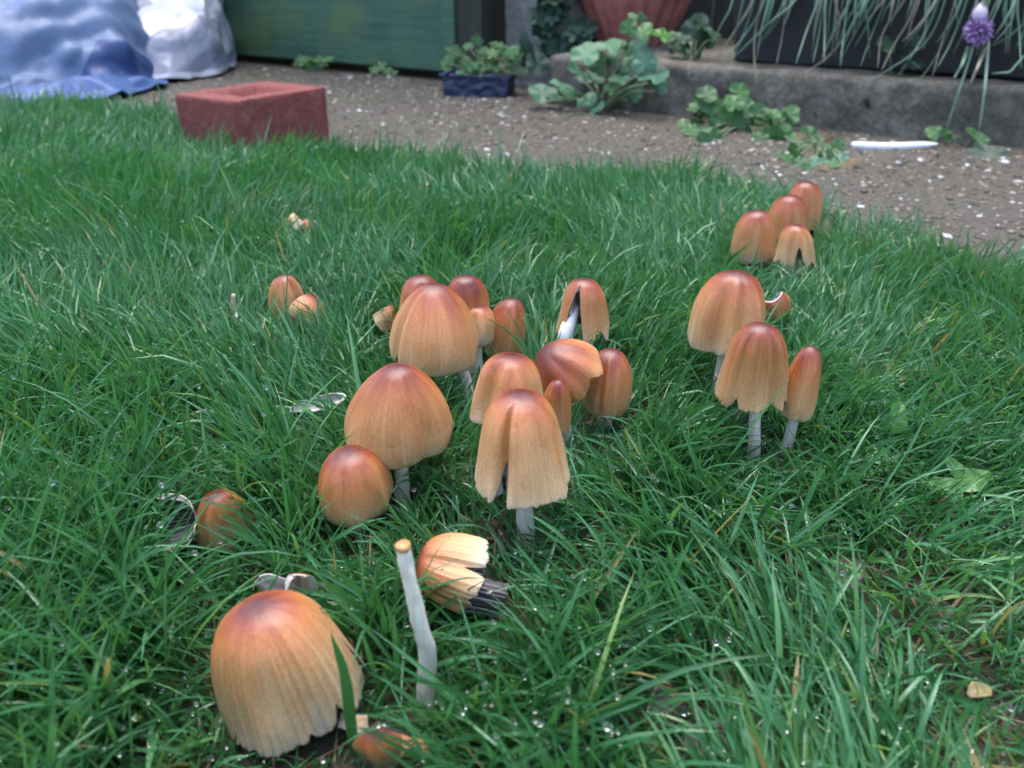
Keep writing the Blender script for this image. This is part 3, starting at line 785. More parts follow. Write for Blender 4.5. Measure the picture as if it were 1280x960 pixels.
def mushroom(label, bbox, base, cap, lean=0, toward=0, tone=0.5, stem_r=0.003, R0=0.02, H0=0.025, uni=False, gills=56, dark=0.25, gext=0.0, gend=None, gdepth=0.34, stem=True,
             name='mushroom', group=None, stem_mat='stem', stem_bend=0.0, dy=0.0, free=True, smin=None):
    g = ground(*base)
    ax = axis_of(lean, toward)
    o, B, R_, H_ = place_cap(cap, bbox, ax, g[1] + dy, R0, H0, uni)
    rimc = o - B[2] * H_
    lowest = (cap.V @ B + o)[:, 2].min()
    print('MUSH %-46s R %.1f mm H %.1f mm  rim z %.1f  lowest %.1f' % (label[:46], R_ * 1e3, H_ * 1e3, rimc[2] * 1e3, lowest * 1e3))
    t = thing(name, (g[0], g[1], 0), label, 'mushroom', group)
    loc = np.array([g[0], g[1], 0])
    tn = np.full(len(cap.V), tone + float(np.random.default_rng(cap.seed + 900).normal(0, 0.10)))
    cp = link('cap', mesh_np('cap', cap.V @ B + o - loc, cap.F, True, attrs={'cap': cap.at, 'tone': tn}, mat_index=cap.mi, mats=[MT['cap'], MT['flesh']]), t)
    if gills:
        gv, gf, gt = cap.gills(gills, depth=gdepth, ext=gext, gend=gend, dark=dark, seed=cap.seed)
        tag(link('gills', mesh_np('gills', gv @ B + o - loc, gf, True, attrs={'tone': gt}, mats=[MT['gills']]), cp), kind='stuff')
    if stem:
        top = o - B[2] * H_ * 0.25
        p0 = np.array([g[0], g[1], -0.006]); m = 0.5 * (p0 + top) + np.array([stem_bend, 0, 0])
        V, F = tube([p0 - loc, 0.5 * (p0 + m) - loc + np.array([stem_bend * .4, 0, 0]), m - loc, top - loc], [stem_r * 1.15, stem_r, stem_r * 0.92, stem_r * 0.8], 16, 22, stem_r * 0.25, cap.seed)
        link('stem', mesh_np('stem', V, F, True, mats=[MT[stem_mat]]), t)
        STEMS.append((p0, top, stem_r))
    if free: CAPS.append((o, B, R_, H_, g, 0.85 if not len(CAPS) else 0.45 if lowest < 0.019 else 0.75))
    return t, o, B, R_, H_

CL = {'front': 'inkcap mushrooms in the front of the lawn', 'mid': 'inkcap mushrooms in the middle clump', 'right': 'inkcap mushrooms of the three-strong clump at right', 'far': 'inkcap mushrooms of the far clump near the path'}

# front
mushroom('largest mushroom, broad tan cap tilted over in the front grass', (263, 737, 461, 948), (372, 900),
         Cap('skirt', 1, 0.03, 0.05, folds=((-0.35, 0.10, 0.04), (1.15, 0.5, -0.08), (0.6, 0.12, 0.03), (1.5, 0.2, 0.05)), notches=((2.2, 0.16, 0.25), (1.72, 0.10, 0.34), (0.95, 0.10, 0.14), (0.5, 0.05, 0.07)), nphi=300, nu=40, ribs=(46, 0.012), flare=0.12),
         lean=-12, toward=2, tone=0.40, stem_r=0.0042, R0=0.027, H0=0.04, gills=80, dark=0.2)
mushroom('tall-stemmed rounded brown mushroom rising behind the small orange one', (430, 453, 567, 587), (503, 634),
         Cap('cone', 2, 0.02, 0.02, folds=((0.75, 0.18, 0.035),), nphi=240, nu=36, ribs=(44, 0.007)), lean=-3, toward=4, tone=0.54, stem_r=0.0034, gills=72)
mushroom('small orange-brown closed cap low in the grass, blade lying across it', (397, 555, 492, 660), (447, 666),
         Cap('egg', 3, 0.025, 0.03, folds=((0.5, 0.15, 0.04),)), lean=-4, toward=4, tone=0.57, stem_r=0.0035)
# middle clump
mushroom('tall pale mushroom with a deep lengthwise split in its bell cap', (593, 485, 713, 637), (659, 684),
         Cap('bell', 4, 0.03, 0.075, folds=((-0.42, 0.10, 0.26), (0.55, 0.25, 0.05), (1.2, 0.2, 0.06)), notches=((-0.44, 0.14, 0.30), (1.1, 0.2, 0.08)), nphi=220, nu=44, ribs=(34, 0.008)), lean=0, toward=2, tone=0.44, stem_r=0.0036, gills=64)
mushroom('pale-sided brown mushroom directly behind the split one', (587, 440, 684, 548), (642, 620),
         Cap('bell', 5, 0.04, 0.05, folds=((-0.75, 0.22, 0.16), (0.6, 0.2, 0.05))), lean=4, toward=-2, tone=0.5, stem_r=0.0032)
mushroom('narrow small mushroom half hidden beside the split one', (673, 474, 714, 548), (690, 590),
         Cap('egg', 6, 0.02, 0.04), lean=4, toward=0, tone=0.5, stem_r=0.0025, gills=36)
mushroom('reddest mushroom, glossy cap tipped over sideways', (662, 424, 755, 508), (715, 560),
         Cap('cone', 7, 0.03, 0.09, folds=((0.3, 0.2, 0.08), (1.1, 0.2, 0.06)), notches=((0.6, 0.3, 0.16),)), lean=-42, toward=12, tone=0.86, stem_r=0.003, R0=0.02, H0=0.027, uni=True)
mushroom('egg-shaped orange mushroom standing beside the tipped red one', (728, 435, 790, 524), (757, 535),
         Cap('egg', 8, 0.025, 0.03, folds=((-0.45, 0.14, 0.10),)), lean=2, toward=0, tone=0.6, stem_r=0.003)
mushroom('torn cap split open over a broken white stem', (693, 347, 762, 430), (740, 466),
         Cap('bell', 9, 0.03, 0.10, notches=((-0.45, 0.42, 0.62), (1.4, 0.35, 0.22), (0.5, 0.5, 0.15)), flare=0.04, nphi=160, nu=36), lean=2, toward=0, tone=0.52, stem_r=0.003, gills=50, dark=0.7)
mushroom('big brown cap with a ragged hole near its edge', (486, 353, 598, 472), (583, 520),
         Cap('cone', 10, 0.03, 0.03, folds=((-1.0, 0.16, 0.10), (-0.55, 0.1, 0.03)), notches=((-1.12, 0.10, 0.16),)), lean=2, toward=2, tone=0.46, stem_r=0.003, stem_bend=0.006)
mushroom('pinkish cap peeping out behind the one with a hole', (497, 343, 560, 412), (528, 472),
         Cap('bell', 11, 0.03, 0.06, folds=((0.3, 0.3, 0.12),)), lean=-4, toward=0, tone=0.62, stem_r=0.0026, gills=36)
mushroom('dark-topped reddish cap behind, over a paler crumpled one', (557, 343, 612, 405), (590, 470),
         Cap('dome', 12, 0.02, 0.04), lean=0, toward=0, tone=0.75, stem_r=0.0026, gills=36)
mushroom('pale crumpled little cap squeezed between three taller ones', (570, 380, 619, 434), (598, 478),
         Cap('dome', 13, 0.05, 0.09, folds=((-0.3, 0.3, 0.12),)), lean=8, toward=4, tone=0.3, stem_r=0.0024, gills=36)
mushroom('upright thimble-shaped orange cap at the edge of the holed one', (605, 372, 657, 450), (630, 464),
         Cap('egg', 14, 0.02, 0.03, folds=((0.7, 0.2, 0.05),)), lean=3, toward=0, tone=0.58, stem_r=0.0028, gills=40)
# right clump
mushroom('tallest mushroom of the right clump with a pale flap at its hem', (859, 337, 957, 450), (893, 497),
         Cap('dome', 15, 0.035, 0.045, folds=((-0.55, 0.22, 0.10), (0.1, 0.14, 0.06), (1.0, 0.2, 0.05)), notches=((-0.25, 0.10, 0.10),)), lean=2, toward=0, tone=0.54, stem_r=0.003)
mushroom('bell mushroom with a scalloped hem in front of the right clump', (893, 402, 986, 518), (943, 572),
         Cap('bell', 16, 0.03, 0.09, folds=((-0.75, 0.13, 0.09), (-0.2, 0.12, 0.06), (0.45, 0.12, 0.09), (1.05, 0.12, 0.08)), notches=((-0.75, 0.16, 0.06), (0.45, 0.16, 0.06)), nphi=200, ribs=(30, 0.010)), lean=2, toward=2, tone=0.5, stem_r=0.0032)
mushroom('narrow thimble mushroom leaning against the scalloped bell', (973, 432, 1027, 528), (980, 566),
         Cap('egg', 17, 0.02, 0.05, folds=((-0.3, 0.2, 0.06),)), lean=4, toward=0, tone=0.54, stem_r=0.0027, gills=40)
# far clump
mushroom('round smooth cap, foremost left of the far clump', (912, 262, 970, 330), (943, 338), Cap('dome', 18, 0.02, 0.04), lean=-4, tone=0.5, stem_r=0.0028, gills=36)
mushroom('round orange cap in the middle of the far clump', (955, 243, 1008, 306), (980, 314), Cap('dome', 19, 0.02, 0.04), lean=0, tone=0.58, stem_r=0.0028, gills=36)
mushroom('rearmost cap of the far clump, with a crease on top', (976, 226, 1028, 290), (1003, 295), Cap('dome', 20, 0.02, 0.05, folds=((-0.3, 0.12, 0.06),)), lean=2, tone=0.6, stem_r=0.0028, gills=36)
mushroom('palest mushroom of the far clump with a ragged frayed hem', (963, 280, 1020, 342), (990, 352),
         Cap('bell', 21, 0.04, 0.20, folds=((-0.5, 0.2, 0.1), (0.6, 0.2, 0.12)), notches=((0.0, 0.25, 0.12), (0.8, 0.2, 0.14)), flare=0.06), lean=2, toward=2, tone=0.16, stem_r=0.0032, gills=40, dark=0.6)
# broken ones
mushroom('crumpled broken cap beside its loose gill slice', (245, 611, 328, 698), (288, 688),
         Cap('dome', 22, 0.05, 0.08, folds=((-0.6, 0.16, 0.10), (0.1, 0.13, 0.10), (0.9, 0.2, 0.12)), notches=((-0.1, 0.08, 0.25), (0.75, 0.10, 0.35))), lean=-6, toward=6, tone=0.30, stem_r=0.003)
mushroom('small collapsed cap cracked in two under a dark blade', (335, 343, 386, 412), (362, 418),
         Cap('egg', 23, 0.04, 0.06, folds=((1.0, 0.25, 0.25),), notches=((1.1, 0.35, 0.4),)), lean=-8, toward=0, tone=0.5, stem_r=0.0026, gills=36)

# ---- loose pieces: slices of cap shell with gills
def fragment(label, centre_px, y, size, phi, u0, axis, roll=0.0, prof='dome', seed=50, tone=0.5, gills=24, dark=0.2, gdepth=0.3, gext=0.0, z=None, nphi=40, nu=20, name='mushroom_fragment', hem=0.08, H=None, folds=(), notches=()):
    cap = Cap(prof, seed, 0.04, hem, phi=phi, u0=u0, nphi=nphi, nu=nu, folds=folds, notches=notches)
    cap.build(size, H or size * 1.1)
    ex, ey, ez = frame(axis)
    ca, sa = math.cos(R(roll)), math.sin(R(roll))
    ex, ey = ex * ca + ey * sa, -ex * sa + ey * ca
    B = np.stack([ex, ey, ez], 0)
    W = cap.V @ B
    ctr = at_y(*centre_px, y)
    off = ctr - (W.max(0) + W.min(0)) / 2
    lo = (W + off)[:, 2].min()
    if z is not None: off[2] += z - lo
    bx, by = project(W + off)
    print('FRAG %-40s px %.0f %.0f %.0f %.0f low %.1f' % (label[:40], bx.min(), by.min(), bx.max(), by.max(), 1e3 * (W + off)[:, 2].min()))
    t = thing(name, (ctr[0], ctr[1], 0), label, 'mushroom piece')
    loc = np.array([ctr[0], ctr[1], 0])
    cp = link('cap', mesh_np('cap', W + off - loc, cap.F, True, attrs={'cap': cap.at, 'tone': np.full(len(cap.V), tone)}, mat_index=cap.mi, mats=[MT['cap'], MT['flesh']]), t)
    if gills:
        gv, gf, gt = cap.gills(gills, depth=gdepth, ext=gext, dark=dark, seed=seed)
        tag(link('gills', mesh_np('gills', gv @ B + off - loc, gf, True, attrs={'tone': gt}, mats=[MT['gills']]), cp), kind='stuff')
    CAPS.append((ctr + np.array([0, 0, size * 0.5]), np.eye(3), max(size * 0.45, 0.007), size, ctr * np.array([1, 1, 0]), 0.35))
    return t
def gy(px, py, z=0.0): return ground(px, py, z)[1]

# cap on its side with gills fanned out
cap = Cap('dome', 31, 0.05, 0.10, folds=((0.78, 0.15, 0.06), (-0.2, 0.10, 0.05), (-0.7, 0.12, 0.06)), notches=((0.80, 0.12, 0.24), (-0.5, 0.75, 0.16), (0.1, 0.14, 0.06), (-1.3, 0.2, 0.16), (2.4, 0.5, 0.4)), nphi=220, nu=40, ribs=(36, 0.010))
mushroom('broken cap lying on its side, dark gills fanning out', (513, 672, 618, 762), (580, 762), cap, lean=-76, toward=-6, tone=0.30, R0=0.02, H0=0.037, uni=True, gills=62, dark=0.0, gend=(-2.2, 0.66, 1.28), gdepth=0.05, stem=False, name='broken_mushroom')
# lone stem
g = ground(530, 890)
P = [at_y(530, 892, g[1]) - np.array([0, 0, 0.004]), at_y(532, 860, g[1]), at_y(534, 815, g[1] - 0.001), at_y(522, 770, g[1] - 0.002), at_y(510, 715, g[1] - 0.002), at_y(503, 682, g[1] - 0.002)]
t = thing('broken_mushroom', (g[0], g[1], 0), 'tall bare white stem without a cap', 'mushroom stem')
V, F = tube([p - np.array([g[0], g[1], 0]) for p in P], [0.0032, 0.0031, 0.0029, 0.0026, 0.0024, 0.0023], 20, 40, 0.0008, 3)
link('stem', mesh_np('stem', V, F, True, mats=[MT['stem']]), t)
top = P[-1] - np.array([g[0], g[1], 0]); dr = (P[-1] - P[-2]); dr /= np.linalg.norm(dr)
V, F = tube([top - dr * 0.0016, top - dr * 0.0004, top + dr * 0.0006], [0.0023, 0.0026, 0.0023], 18, 8, 0.0009, 4)
link('broken_top', mesh_np('broken_top', V, F, True, attrs={'cap': np.tile([1, 0, .52], (len(V), 1)), 'tone': np.full(len(V), 0.4)}, mats=[MT['cap']]), t)
STEMS.append((P[0], P[-1], 0.004))

# broken white stem under the torn cap
g = ground(702, 474)
P = [at_y(701, 476, g[1]), at_y(706, 425, g[1]), at_y(713, 400, g[1] + 0.004), at_y(719, 384, g[1] + 0.010)]
t = thing('broken_mushroom', (g[0], g[1], 0), 'bright white broken stem leaning under the torn cap', 'mushroom stem')
V, F = tube([p - np.array([g[0], g[1], 0]) for p in P], [0.0048, 0.0046, 0.0042, 0.0030], 18, 24, 0.0006, 9)
link('stem', mesh_np('stem', V, F, True, mats=[MT['white_stem']]), t)
q = P[-1] - np.array([g[0], g[1], 0])
pts = np.array([q + np.array([rng.normal(0.001, 0.0028), rng.normal(0.004, 0.002), rng.uniform(-0.008, 0.007)]) for _ in range(26)])
bv, bfc = icosphere(1)
V = np.vstack([bv * (0.0010 + 0.0010 * rng.random()) * (1 + 0.4 * (rng.random((len(bv), 1)) - .5)) + p for p in pts]); F = np.vstack([bfc + i * len(bv) for i in range(len(pts))])
tag(link('torn_flesh', mesh_np('torn_flesh', V, F, True, mats=[MT['white_stem']]), t), kind='stuff')

fragment('loose cap slice showing black gills beside the crumpled cap', (222, 654), gy(225, 694), 0.0130, (1.0, 4.0), 0.12, (1, 0.15, 0.1), prof='dome', seed=51, tone=0.3, gills=30, dark=0.0, gdepth=0.22, H=0.016)
fragment('white-edged flap of cap sticking out beside the rounded brown mushroom', (392, 503), gy(392, 555), 0.0075, (0.9, 3.7), 0.02, (1, 0.2, 0.08), prof='cone', seed=52, tone=0.4, gills=34, dark=0.55, gdepth=0.10, H=0.037, notches=((0.9, 1.3, 0.62), (3.7, 1.3, 0.62)))
fragment('second half of the collapsed cap, orange and folded over', (383, 389), gy(380, 428), 0.016, (-0.7, 1.0), 0.05, (0.5, 0.1, 0.85), prof='egg', seed=53, tone=0.35, gills=14, dark=0.5, gdepth=0.2)
fragment('small grey gill sliver standing upright in the grass', (264, 528), gy(264, 558), 0.016, (2.7, 3.5), 0.1, (-0.35, 0, 1), prof='bell', seed=54, tone=0.2, gills=8, dark=0.45, gdepth=0.25, H=0.018)
# a thin curled strip of cap rim with pale ridges
y0 = gy(318, 440)
P = np.array([at_y(x, y, y0) for (x, y) in ((292, 368), (292, 390), (303, 405), (320, 414), (340, 426))])
g = np.array([P[2][0], P[2][1], 0.0])
t = thing('mushroom_fragment', g, 'thin curled strip with white gill ridges', 'mushroom piece')
V, F = tube(P - g, [0.0012, 0.0022, 0.0028, 0.0026, 0.0014], 10, 26, 0.0006, 4)
link('cap', mesh_np('cap', V, F, True, attrs={'cap': np.tile([1, 0, .9], (len(V), 1)), 'tone': np.full(len(V), 0.1)}, mats=[MT['cap']]), t)
Q = catmull(P, 40) - g
V, F = [], []
for k, i in enumerate(range(14, 33, 2)):
    v, f = icosphere(1); d_ = Q[i + 1] - Q[i]; d_ /= np.linalg.norm(d_)
    v = v * np.array([0.0008, 0.0022, 0.0030]); F.append(f + k * len(v)); V.append(v + Q[i] + np.array([0.0006, -0.0012, 0.0012]))
tag(link('gills', mesh_np('gills', np.vstack(V), np.vstack(F), True, mats=[MT['white_stem']]), t), kind='stuff')
fragment('curled brown cap scrap behind the right clump', (966, 382), gy(965, 425), 0.015, (-1.2, 1.2), 0.3, (-0.2, -0.5, 0.8), prof='dome', seed=56, tone=0.7, gills=14, dark=0.3, gdepth=0.3)
fragment('pale torn cap scrap alone in the far grass', (362, 287), gy(362, 310), 0.026, (-0.8, 0.5), 0.5, (-0.6, 0.2, 0.7), prof='bell', seed=57, tone=0.1, gills=8, dark=0.8, gdepth=0.2, H=0.022)
fragment('small orange cap scrap beside the pale torn one', (389, 288), gy(389, 310), 0.013, (-1.3, 1.3), 0.0, (0.4, -0.3, 0.8), prof='dome', seed=58, tone=0.7, gills=0, H=0.013)
fragment('pink triangular scrap against the cap with a hole', (482, 399), gy(482, 430), 0.016, (-0.6, 0.5), 0.1, (0.7, -0.2, 0.6), prof='bell', seed=59, tone=0.35, gills=0, H=0.014)
fragment('grey gill shard standing behind the largest mushroom', (374, 731), gy(374, 790), 0.012, (2.5, 3.8), 0.2, (0.1, 0.1, 1), prof='bell', seed=60, tone=0.1, gills=12, dark=0.45, gdepth=0.3)
fragment('flat pale gill shard behind the largest mushroom', (343, 733), gy(343, 790), 0.010, (2.6, 3.7), 0.2, (-0.7, 0.3, 0.5), prof='bell', seed=61, tone=0.1, gills=10, dark=0.6, gdepth=0.3)
fragment('white torn scrap beside the hem of the largest mushroom', (441, 903), gy(441, 930), 0.011, (-0.5, 0.5), 0.62, (0.1, 0.4, 0.9), prof='bell', seed=62, tone=0.0, gills=6, dark=0.9, gdepth=0.3)
fragment('orange scrap of cap in the nearest grass', (476, 932), gy(476, 962), 0.011, (-1.1, 1.1), 0.0, (-0.2, -0.5, 0.8), prof='dome', seed=63, tone=0.25, gills=10, dark=0.4, gdepth=0.3)
fragment('tattered gill scrap at the foot of the bare stem', (514, 937), gy(514, 966), 0.011, (-0.9, 0.9), 0.4, (0.3, 0.5, 0.8), prof='bell', seed=64, tone=0.3, gills=12, dark=0.4, gdepth=0.4, hem=0.3)

# ================================================================== PLANTS BY THE KERB
def leaf_mesh(name, kind, mat):
    n = 36
    th = np.linspace(-math.pi, math.pi, n, endpoint=False)
    if kind == 'round':
        r = 0.5 * (0.97 + 0.11 * np.cos(3 * th) + 0.075 * np.abs(np.cos(5.5 * th))); r *= 1 - 0.45 * np.exp(-((np.abs(th) - math.pi) / 0.35) ** 2)
        x, y = r * np.sin(th), 0.45 + r * np.cos(th)
    elif kind == 'lobed':
        r = 0.5 * (0.84 + 0.20 * np.cos(5 * th) + 0.09 * np.abs(np.cos(7.5 * th))); r *= 1 - 0.4 * np.exp(-((np.abs(th) - math.pi) / 0.4) ** 2)
        x, y = r * np.sin(th) * 1.05, 0.45 + r * np.cos(th)
    elif kind == 'oval':
        r = 0.5 * (1 + 0.03 * np.cos(7 * th)); x, y = r * np.sin(th) * (0.62 - 0.18 * np.cos(th)), 0.5 + r * np.cos(th)
    V, F = [(0, 0.42, 0.0)], []
    for s in (0.5, 1.0):
        for i in range(n):
            xx, yy = x[i] * s, 0.42 + (y[i] - 0.42) * s
            V.append((xx, yy, 0.22 * xx * xx - 0.16 * (yy - 0.4) ** 2 + 0.035 * s * math.sin(0.9 * i)))
    for i in range(n):
        j = (i + 1) % n
        F.append((0, 1 + j, 1 + i)); F.append((1 + i, 1 + j, 1 + n + j)); F.append((1 + i, 1 + n + j, 1 + n + i))
    return mesh_np(name, np.array(V), np.array(F), True, mats=[MT[mat]])
_LM = {}
def leaf_of(kind, mat):
    if (kind, mat) not in _LM: _LM[(kind, mat)] = leaf_mesh('leaf', kind, mat)
    return _LM[(kind, mat)]
_ST = {}
def put_leaf(plant, base, pos, size, kind, mat, face=(0, -0.7, 0.75), roll=None, stalk=True, tw=0.35):
    f = np.array(face) + rng.normal(0, tw, 3); f /= np.linalg.norm(f)
    roll = rng.uniform(-1.0, 1.0) if roll is None else roll
    up = np.array([math.sin(roll), 0.25, math.cos(roll)]); yv = up - f * (up @ f); yv /= np.linalg.norm(yv); xv = np.cross(yv, f)
    M = Matrix(((xv[0], yv[0], f[0]), (xv[1], yv[1], f[1]), (xv[2], yv[2], f[2]))).to_4x4() @ Matrix.Scale(size, 4)
    p = pos - yv * size * 0.42
    M.translation = Vector(p - base)
    o = link('leaf', leaf_of(kind, mat), plant); o.matrix_local = M
    if stalk:
        q = p - base; h = np.array([0, 0, 0.0]) + rng.normal(0, 0.004, 3) * np.array([1, 1, 0])
        V, F = tube([h, h * 0.4 + q * 0.5 + np.array([0, 0, 0.012]), q], [size * 0.035 + 0.0006, size * 0.03 + 0.0004, size * 0.02 + 0.0004], 5, 8, 0, 0, False)
        link('leaf_stalk', mesh_np('leaf_stalk', V, F, True, mats=[MT['stalk']]), plant)
def plant(label, base, leaves, c, kind, mat, name='weed_plant', face=(0, -0.7, 0.75), jit=0.03, stalk=True, cat='plant', dn=None):
    t = thing(name, base, label, cat)
    for L in leaves:
        px, py, s = L[:3]
        k, m = (L[3] if len(L) > 3 else kind), (L[4] if len(L) > 4 else mat)
        pos = at_n(px, py, c + rng.uniform(-jit, jit))
        if pos[2] < 0.008: pos = ground(px, py, 0.010)
        put_leaf(t, np.asarray(base, float), pos, s / FPX * np.linalg.norm(pos - CAM), k, m, face, stalk=stalk)
    return t

b = at_n(752, 133, KERB_N - 0.03); b[2] = 0.005
plant('large plant with rounded blue-green leaves at the end of the kerb', b,
      [(764, 57, 36), (732, 68, 34), (724, 90, 30), (742, 96, 26), (779, 76, 34), (796, 62, 32), (818, 94, 36), (822, 104, 28), (792, 116, 27), (740, 141, 34), (757, 126, 28), (735, 126, 26),
       (678, 117, 34), (703, 108, 30), (690, 122, 24), (806, 78, 28), (712, 118, 24), (775, 100, 26), (750, 78, 28), (785, 90, 26), (765, 112, 20, 'round', 'leaf_green'),
       (786, 36, 22, 'round', 'leaf_green'), (803, 40, 26, 'round', 'leaf_green'), (792, 22, 14, 'round', 'leaf_green'), (802, 22, 12, 'round', 'leaf_green'), (827, 44, 28, 'lobed', 'leaf_lime')], KERB_N - 0.035, 'round', 'leaf_blue', 'leafy_plant')
b = at_n(606, 118, 1.40); b[2] = 0.02
lv = []
for _ in range(34):
    a = rng.uniform(0, 6.28); rr = math.sqrt(rng.random())
    lv.append((606 + 50 * rr * math.cos(a), 82 + 26 * rr * math.sin(a), rng.uniform(15, 22)))
lv += [(596, 52, 16), (585, 58, 14), (617, 55, 13), (660, 68, 40, 'round', 'leaf_dark'), (672, 80, 30, 'round', 'leaf_dark')]
plant('pale green weed growing out of the dark blue tray', b, lv, 1.39, 'lobed', 'leaf_green', 'weed_plant', jit=0.035)
# tray
tb = at_n(594, 131, 1.33); tb[2] = 0.006
tr = thing('plastic_tray', tb, 'crushed dark blue plastic plant tray on the path', 'tray'); tr.rotation_euler = (0, 0, -YA * 0.35)
def tray_mesh(W=0.060, D=0.075, H=0.036):
    V, F = [], [[0, 3, 2, 1]]
    rings = [(-W * .92, 0.004, W * .92, D * .95, 0), (-W, 0, W, D, H), (-W - .004, -.004, W + .004, D + .004, H), (-W - .004, -.004, W + .004, D + .004, H + .003), (-W + .002, .002, W - .002, D - .002, H + .003), (-W * .9, 0.006, W * .9, D * .93, 0.003)]
    for (a, b, c2, d2, z) in rings: V += [(a, b, z), (c2, b, z), (c2, d2, z), (a, d2, z)]
    for r in range(5):
        for k in range(4): F.append([r * 4 + k, r * 4 + (k + 1) % 4, r * 4 + 4 + (k + 1) % 4, r * 4 + 4 + k])
    F.append([20, 21, 22, 23]); return np.array(V, float), np.array(F)
o = link('tray_body', mesh_np('tray_body', *tray_mesh(), False, mats=[MT['tray']]), tr)
s = o.modifiers.new('sub', 'SUBSURF'); s.subdivision_type = 'SIMPLE'; s.levels = s.render_levels = 4
tx = bpy.data.textures.new('crush', 'CLOUDS'); tx.noise_scale = 0.02
dm = o.modifiers.new('crush', 'DISPLACE'); dm.texture = tx; dm.strength = 0.012
V, F = box_bm((-0.05, 0.008, 0.004), (0.05, 0.068, 0.028)); link('potting_soil', mesh_np('potting_soil', V, F, False, mats=[MT['soil']]), tr)

# weeds under the fence
b = at_n(392, 84, FENCE_N - 0.02); b[2] = 0.004
plant('small weed growing from under the green fence', b, [(378, 76, 16), (390, 74, 18), (402, 78, 16), (410, 74, 14), (384, 82, 14), (396, 84, 16), (372, 80, 12)], FENCE_N - 0.03, 'lobed', 'leaf_green', jit=0.01)
b = at_n(476, 92, FENCE_N - 0.02); b[2] = 0.004
plant('tiny weed under the fence between brick and tray', b, [(468, 88, 13), (476, 84, 14), (484, 89, 13), (492, 92, 11)], FENCE_N - 0.03, 'lobed', 'leaf_green', jit=0.01)
# weeds along the kerb foot
b = at_n(925, 168, KERB_N - 0.05); b[2] = 0.004
lv = []
for (x, y, w, h, k) in ((885, 150, 26, 20, 12), (905, 132, 32, 18, 12), (930, 150, 32, 18, 13), (965, 158, 28, 16, 11), (990, 174, 26, 10, 9)):
    for _ in range(k): lv.append((x + rng.uniform(-w, w), y + rng.uniform(-h, h), rng.uniform(14, 27)))
lv += [(855, 157, 16), (862, 162, 18), (868, 154, 14), (895, 172, 22), (880, 176, 20)]
plant('bright trailing weed with small rounded leaves at the kerb foot', b, lv, KERB_N - 0.06, 'round', 'leaf_green', jit=0.035)
b = ground(1025, 195); b[2] = 0.004
lv = [(1042, 190, 26, 'lobed'), (1052, 200, 24, 'lobed', 'leaf_blue'), (1018, 205, 24, 'lobed', 'leaf_blue'), (1002, 185, 18), (1025, 178, 16), (1010, 192, 16, 'lobed', 'leaf_brown'), (1035, 172, 14, 'lobed', 'leaf_brown'),
      (1062, 205, 26, 'lobed', 'leaf_brown'), (995, 196, 15), (1028, 190, 18, 'lobed', 'leaf_green'), (1008, 210, 14), (1000, 170, 14, 'lobed', 'leaf_brown'), (1030, 210, 14, 'lobed', 'leaf_brown'), (1015, 180, 18), (1040, 205, 20), (1022, 198, 16, 'lobed', 'leaf_blue'), (1000, 204, 18), (985, 200, 16), (1048, 182, 16), (1036, 196, 18), (990, 188, 18), (975, 196, 14)]
plant('low browning weed on the path beside the white strip', b, lv, KERB_N - 0.13, 'round', 'leaf_green', jit=0.04)
b = at_n(1205, 172, KERB_N - 0.02); b[2] = 0.004
plant('tiny three-leaved seedling under the chive flower at the kerb foot', b, [(1168, 166, 18), (1185, 170, 16), (1218, 168, 20), (1226, 176, 16)], KERB_N - 0.03, 'round', 'leaf_green', 'seedling', jit=0.01)
b = ground(1250, 205); b[2] = 0.004
plant('dark oval leaf lying on the path by the kerb foot', b, [(1238, 194, 46, 'oval', 'leaf_dark')], KERB_N - 0.08, 'oval', 'leaf_dark', 'fallen_leaf', face=(0, -0.3, 0.95), jit=0.0, stalk=False, cat='leaf')
b = at_n(865, 62, KERB_N + 0.06); b[2] = KH
plant('dark green leafy plant in the gap between pot and trough', b, [(852, 48, 26), (870, 38, 34), (880, 52, 26), (862, 62, 30), (845, 60, 22), (890, 42, 24), (838, 46, 16, 'round', 'leaf_green'), (876, 30, 24)], KERB_N + 0.08, 'round', 'leaf_dark', 'leafy_plant', jit=0.02)
b = at_n(1125, 88, PLN - 0.01); b[2] = KH
plant('two round dull leaves in front of the trough', b, [(1108, 56, 22, 'round', 'leaf_dark'), (1140, 78, 28, 'round', 'leaf_dark'), (1146, 52, 20, 'round', 'leaf_dark')], PLN - 0.012, 'round', 'leaf_dark', 'seedling', jit=0.004)

# ivy curtain beside the pier
b = yard(-0.86, FENCE_N + 0.10, 0.0)
ivy = thing('ivy', b, 'dark blue-green ivy hanging between the pier and the pot', 'ivy')
for (cx, cy, w, h, k) in ((688, 18, 16, 26, 26), (722, 48, 14, 22, 16), (690, 62, 14, 16, 10), (700, -30, 30, 24, 20)):
    for _ in range(k):
        pos = at_n(cx + rng.uniform(-w, w), cy + rng.uniform(-h, h), FENCE_N + 0.02 + rng.uniform(-0.03, 0.03))
        put_leaf(ivy, b, pos, rng.uniform(0.026, 0.045), 'lobed', 'leaf_dark', roll=math.pi + rng.normal(0, 0.5), stalk=False)
V, F = tube([np.zeros(3), np.array([0.02, 0.01, 0.1]), np.array([-0.01, 0, 0.2]), np.array([0.02, 0.01, 0.4])], [0.006, 0.005, 0.004, 0.003], 7, 14, 0.001)
link('vine', mesh_np('vine', V, F, True, mats=[MT['dark_wood']]), ivy)

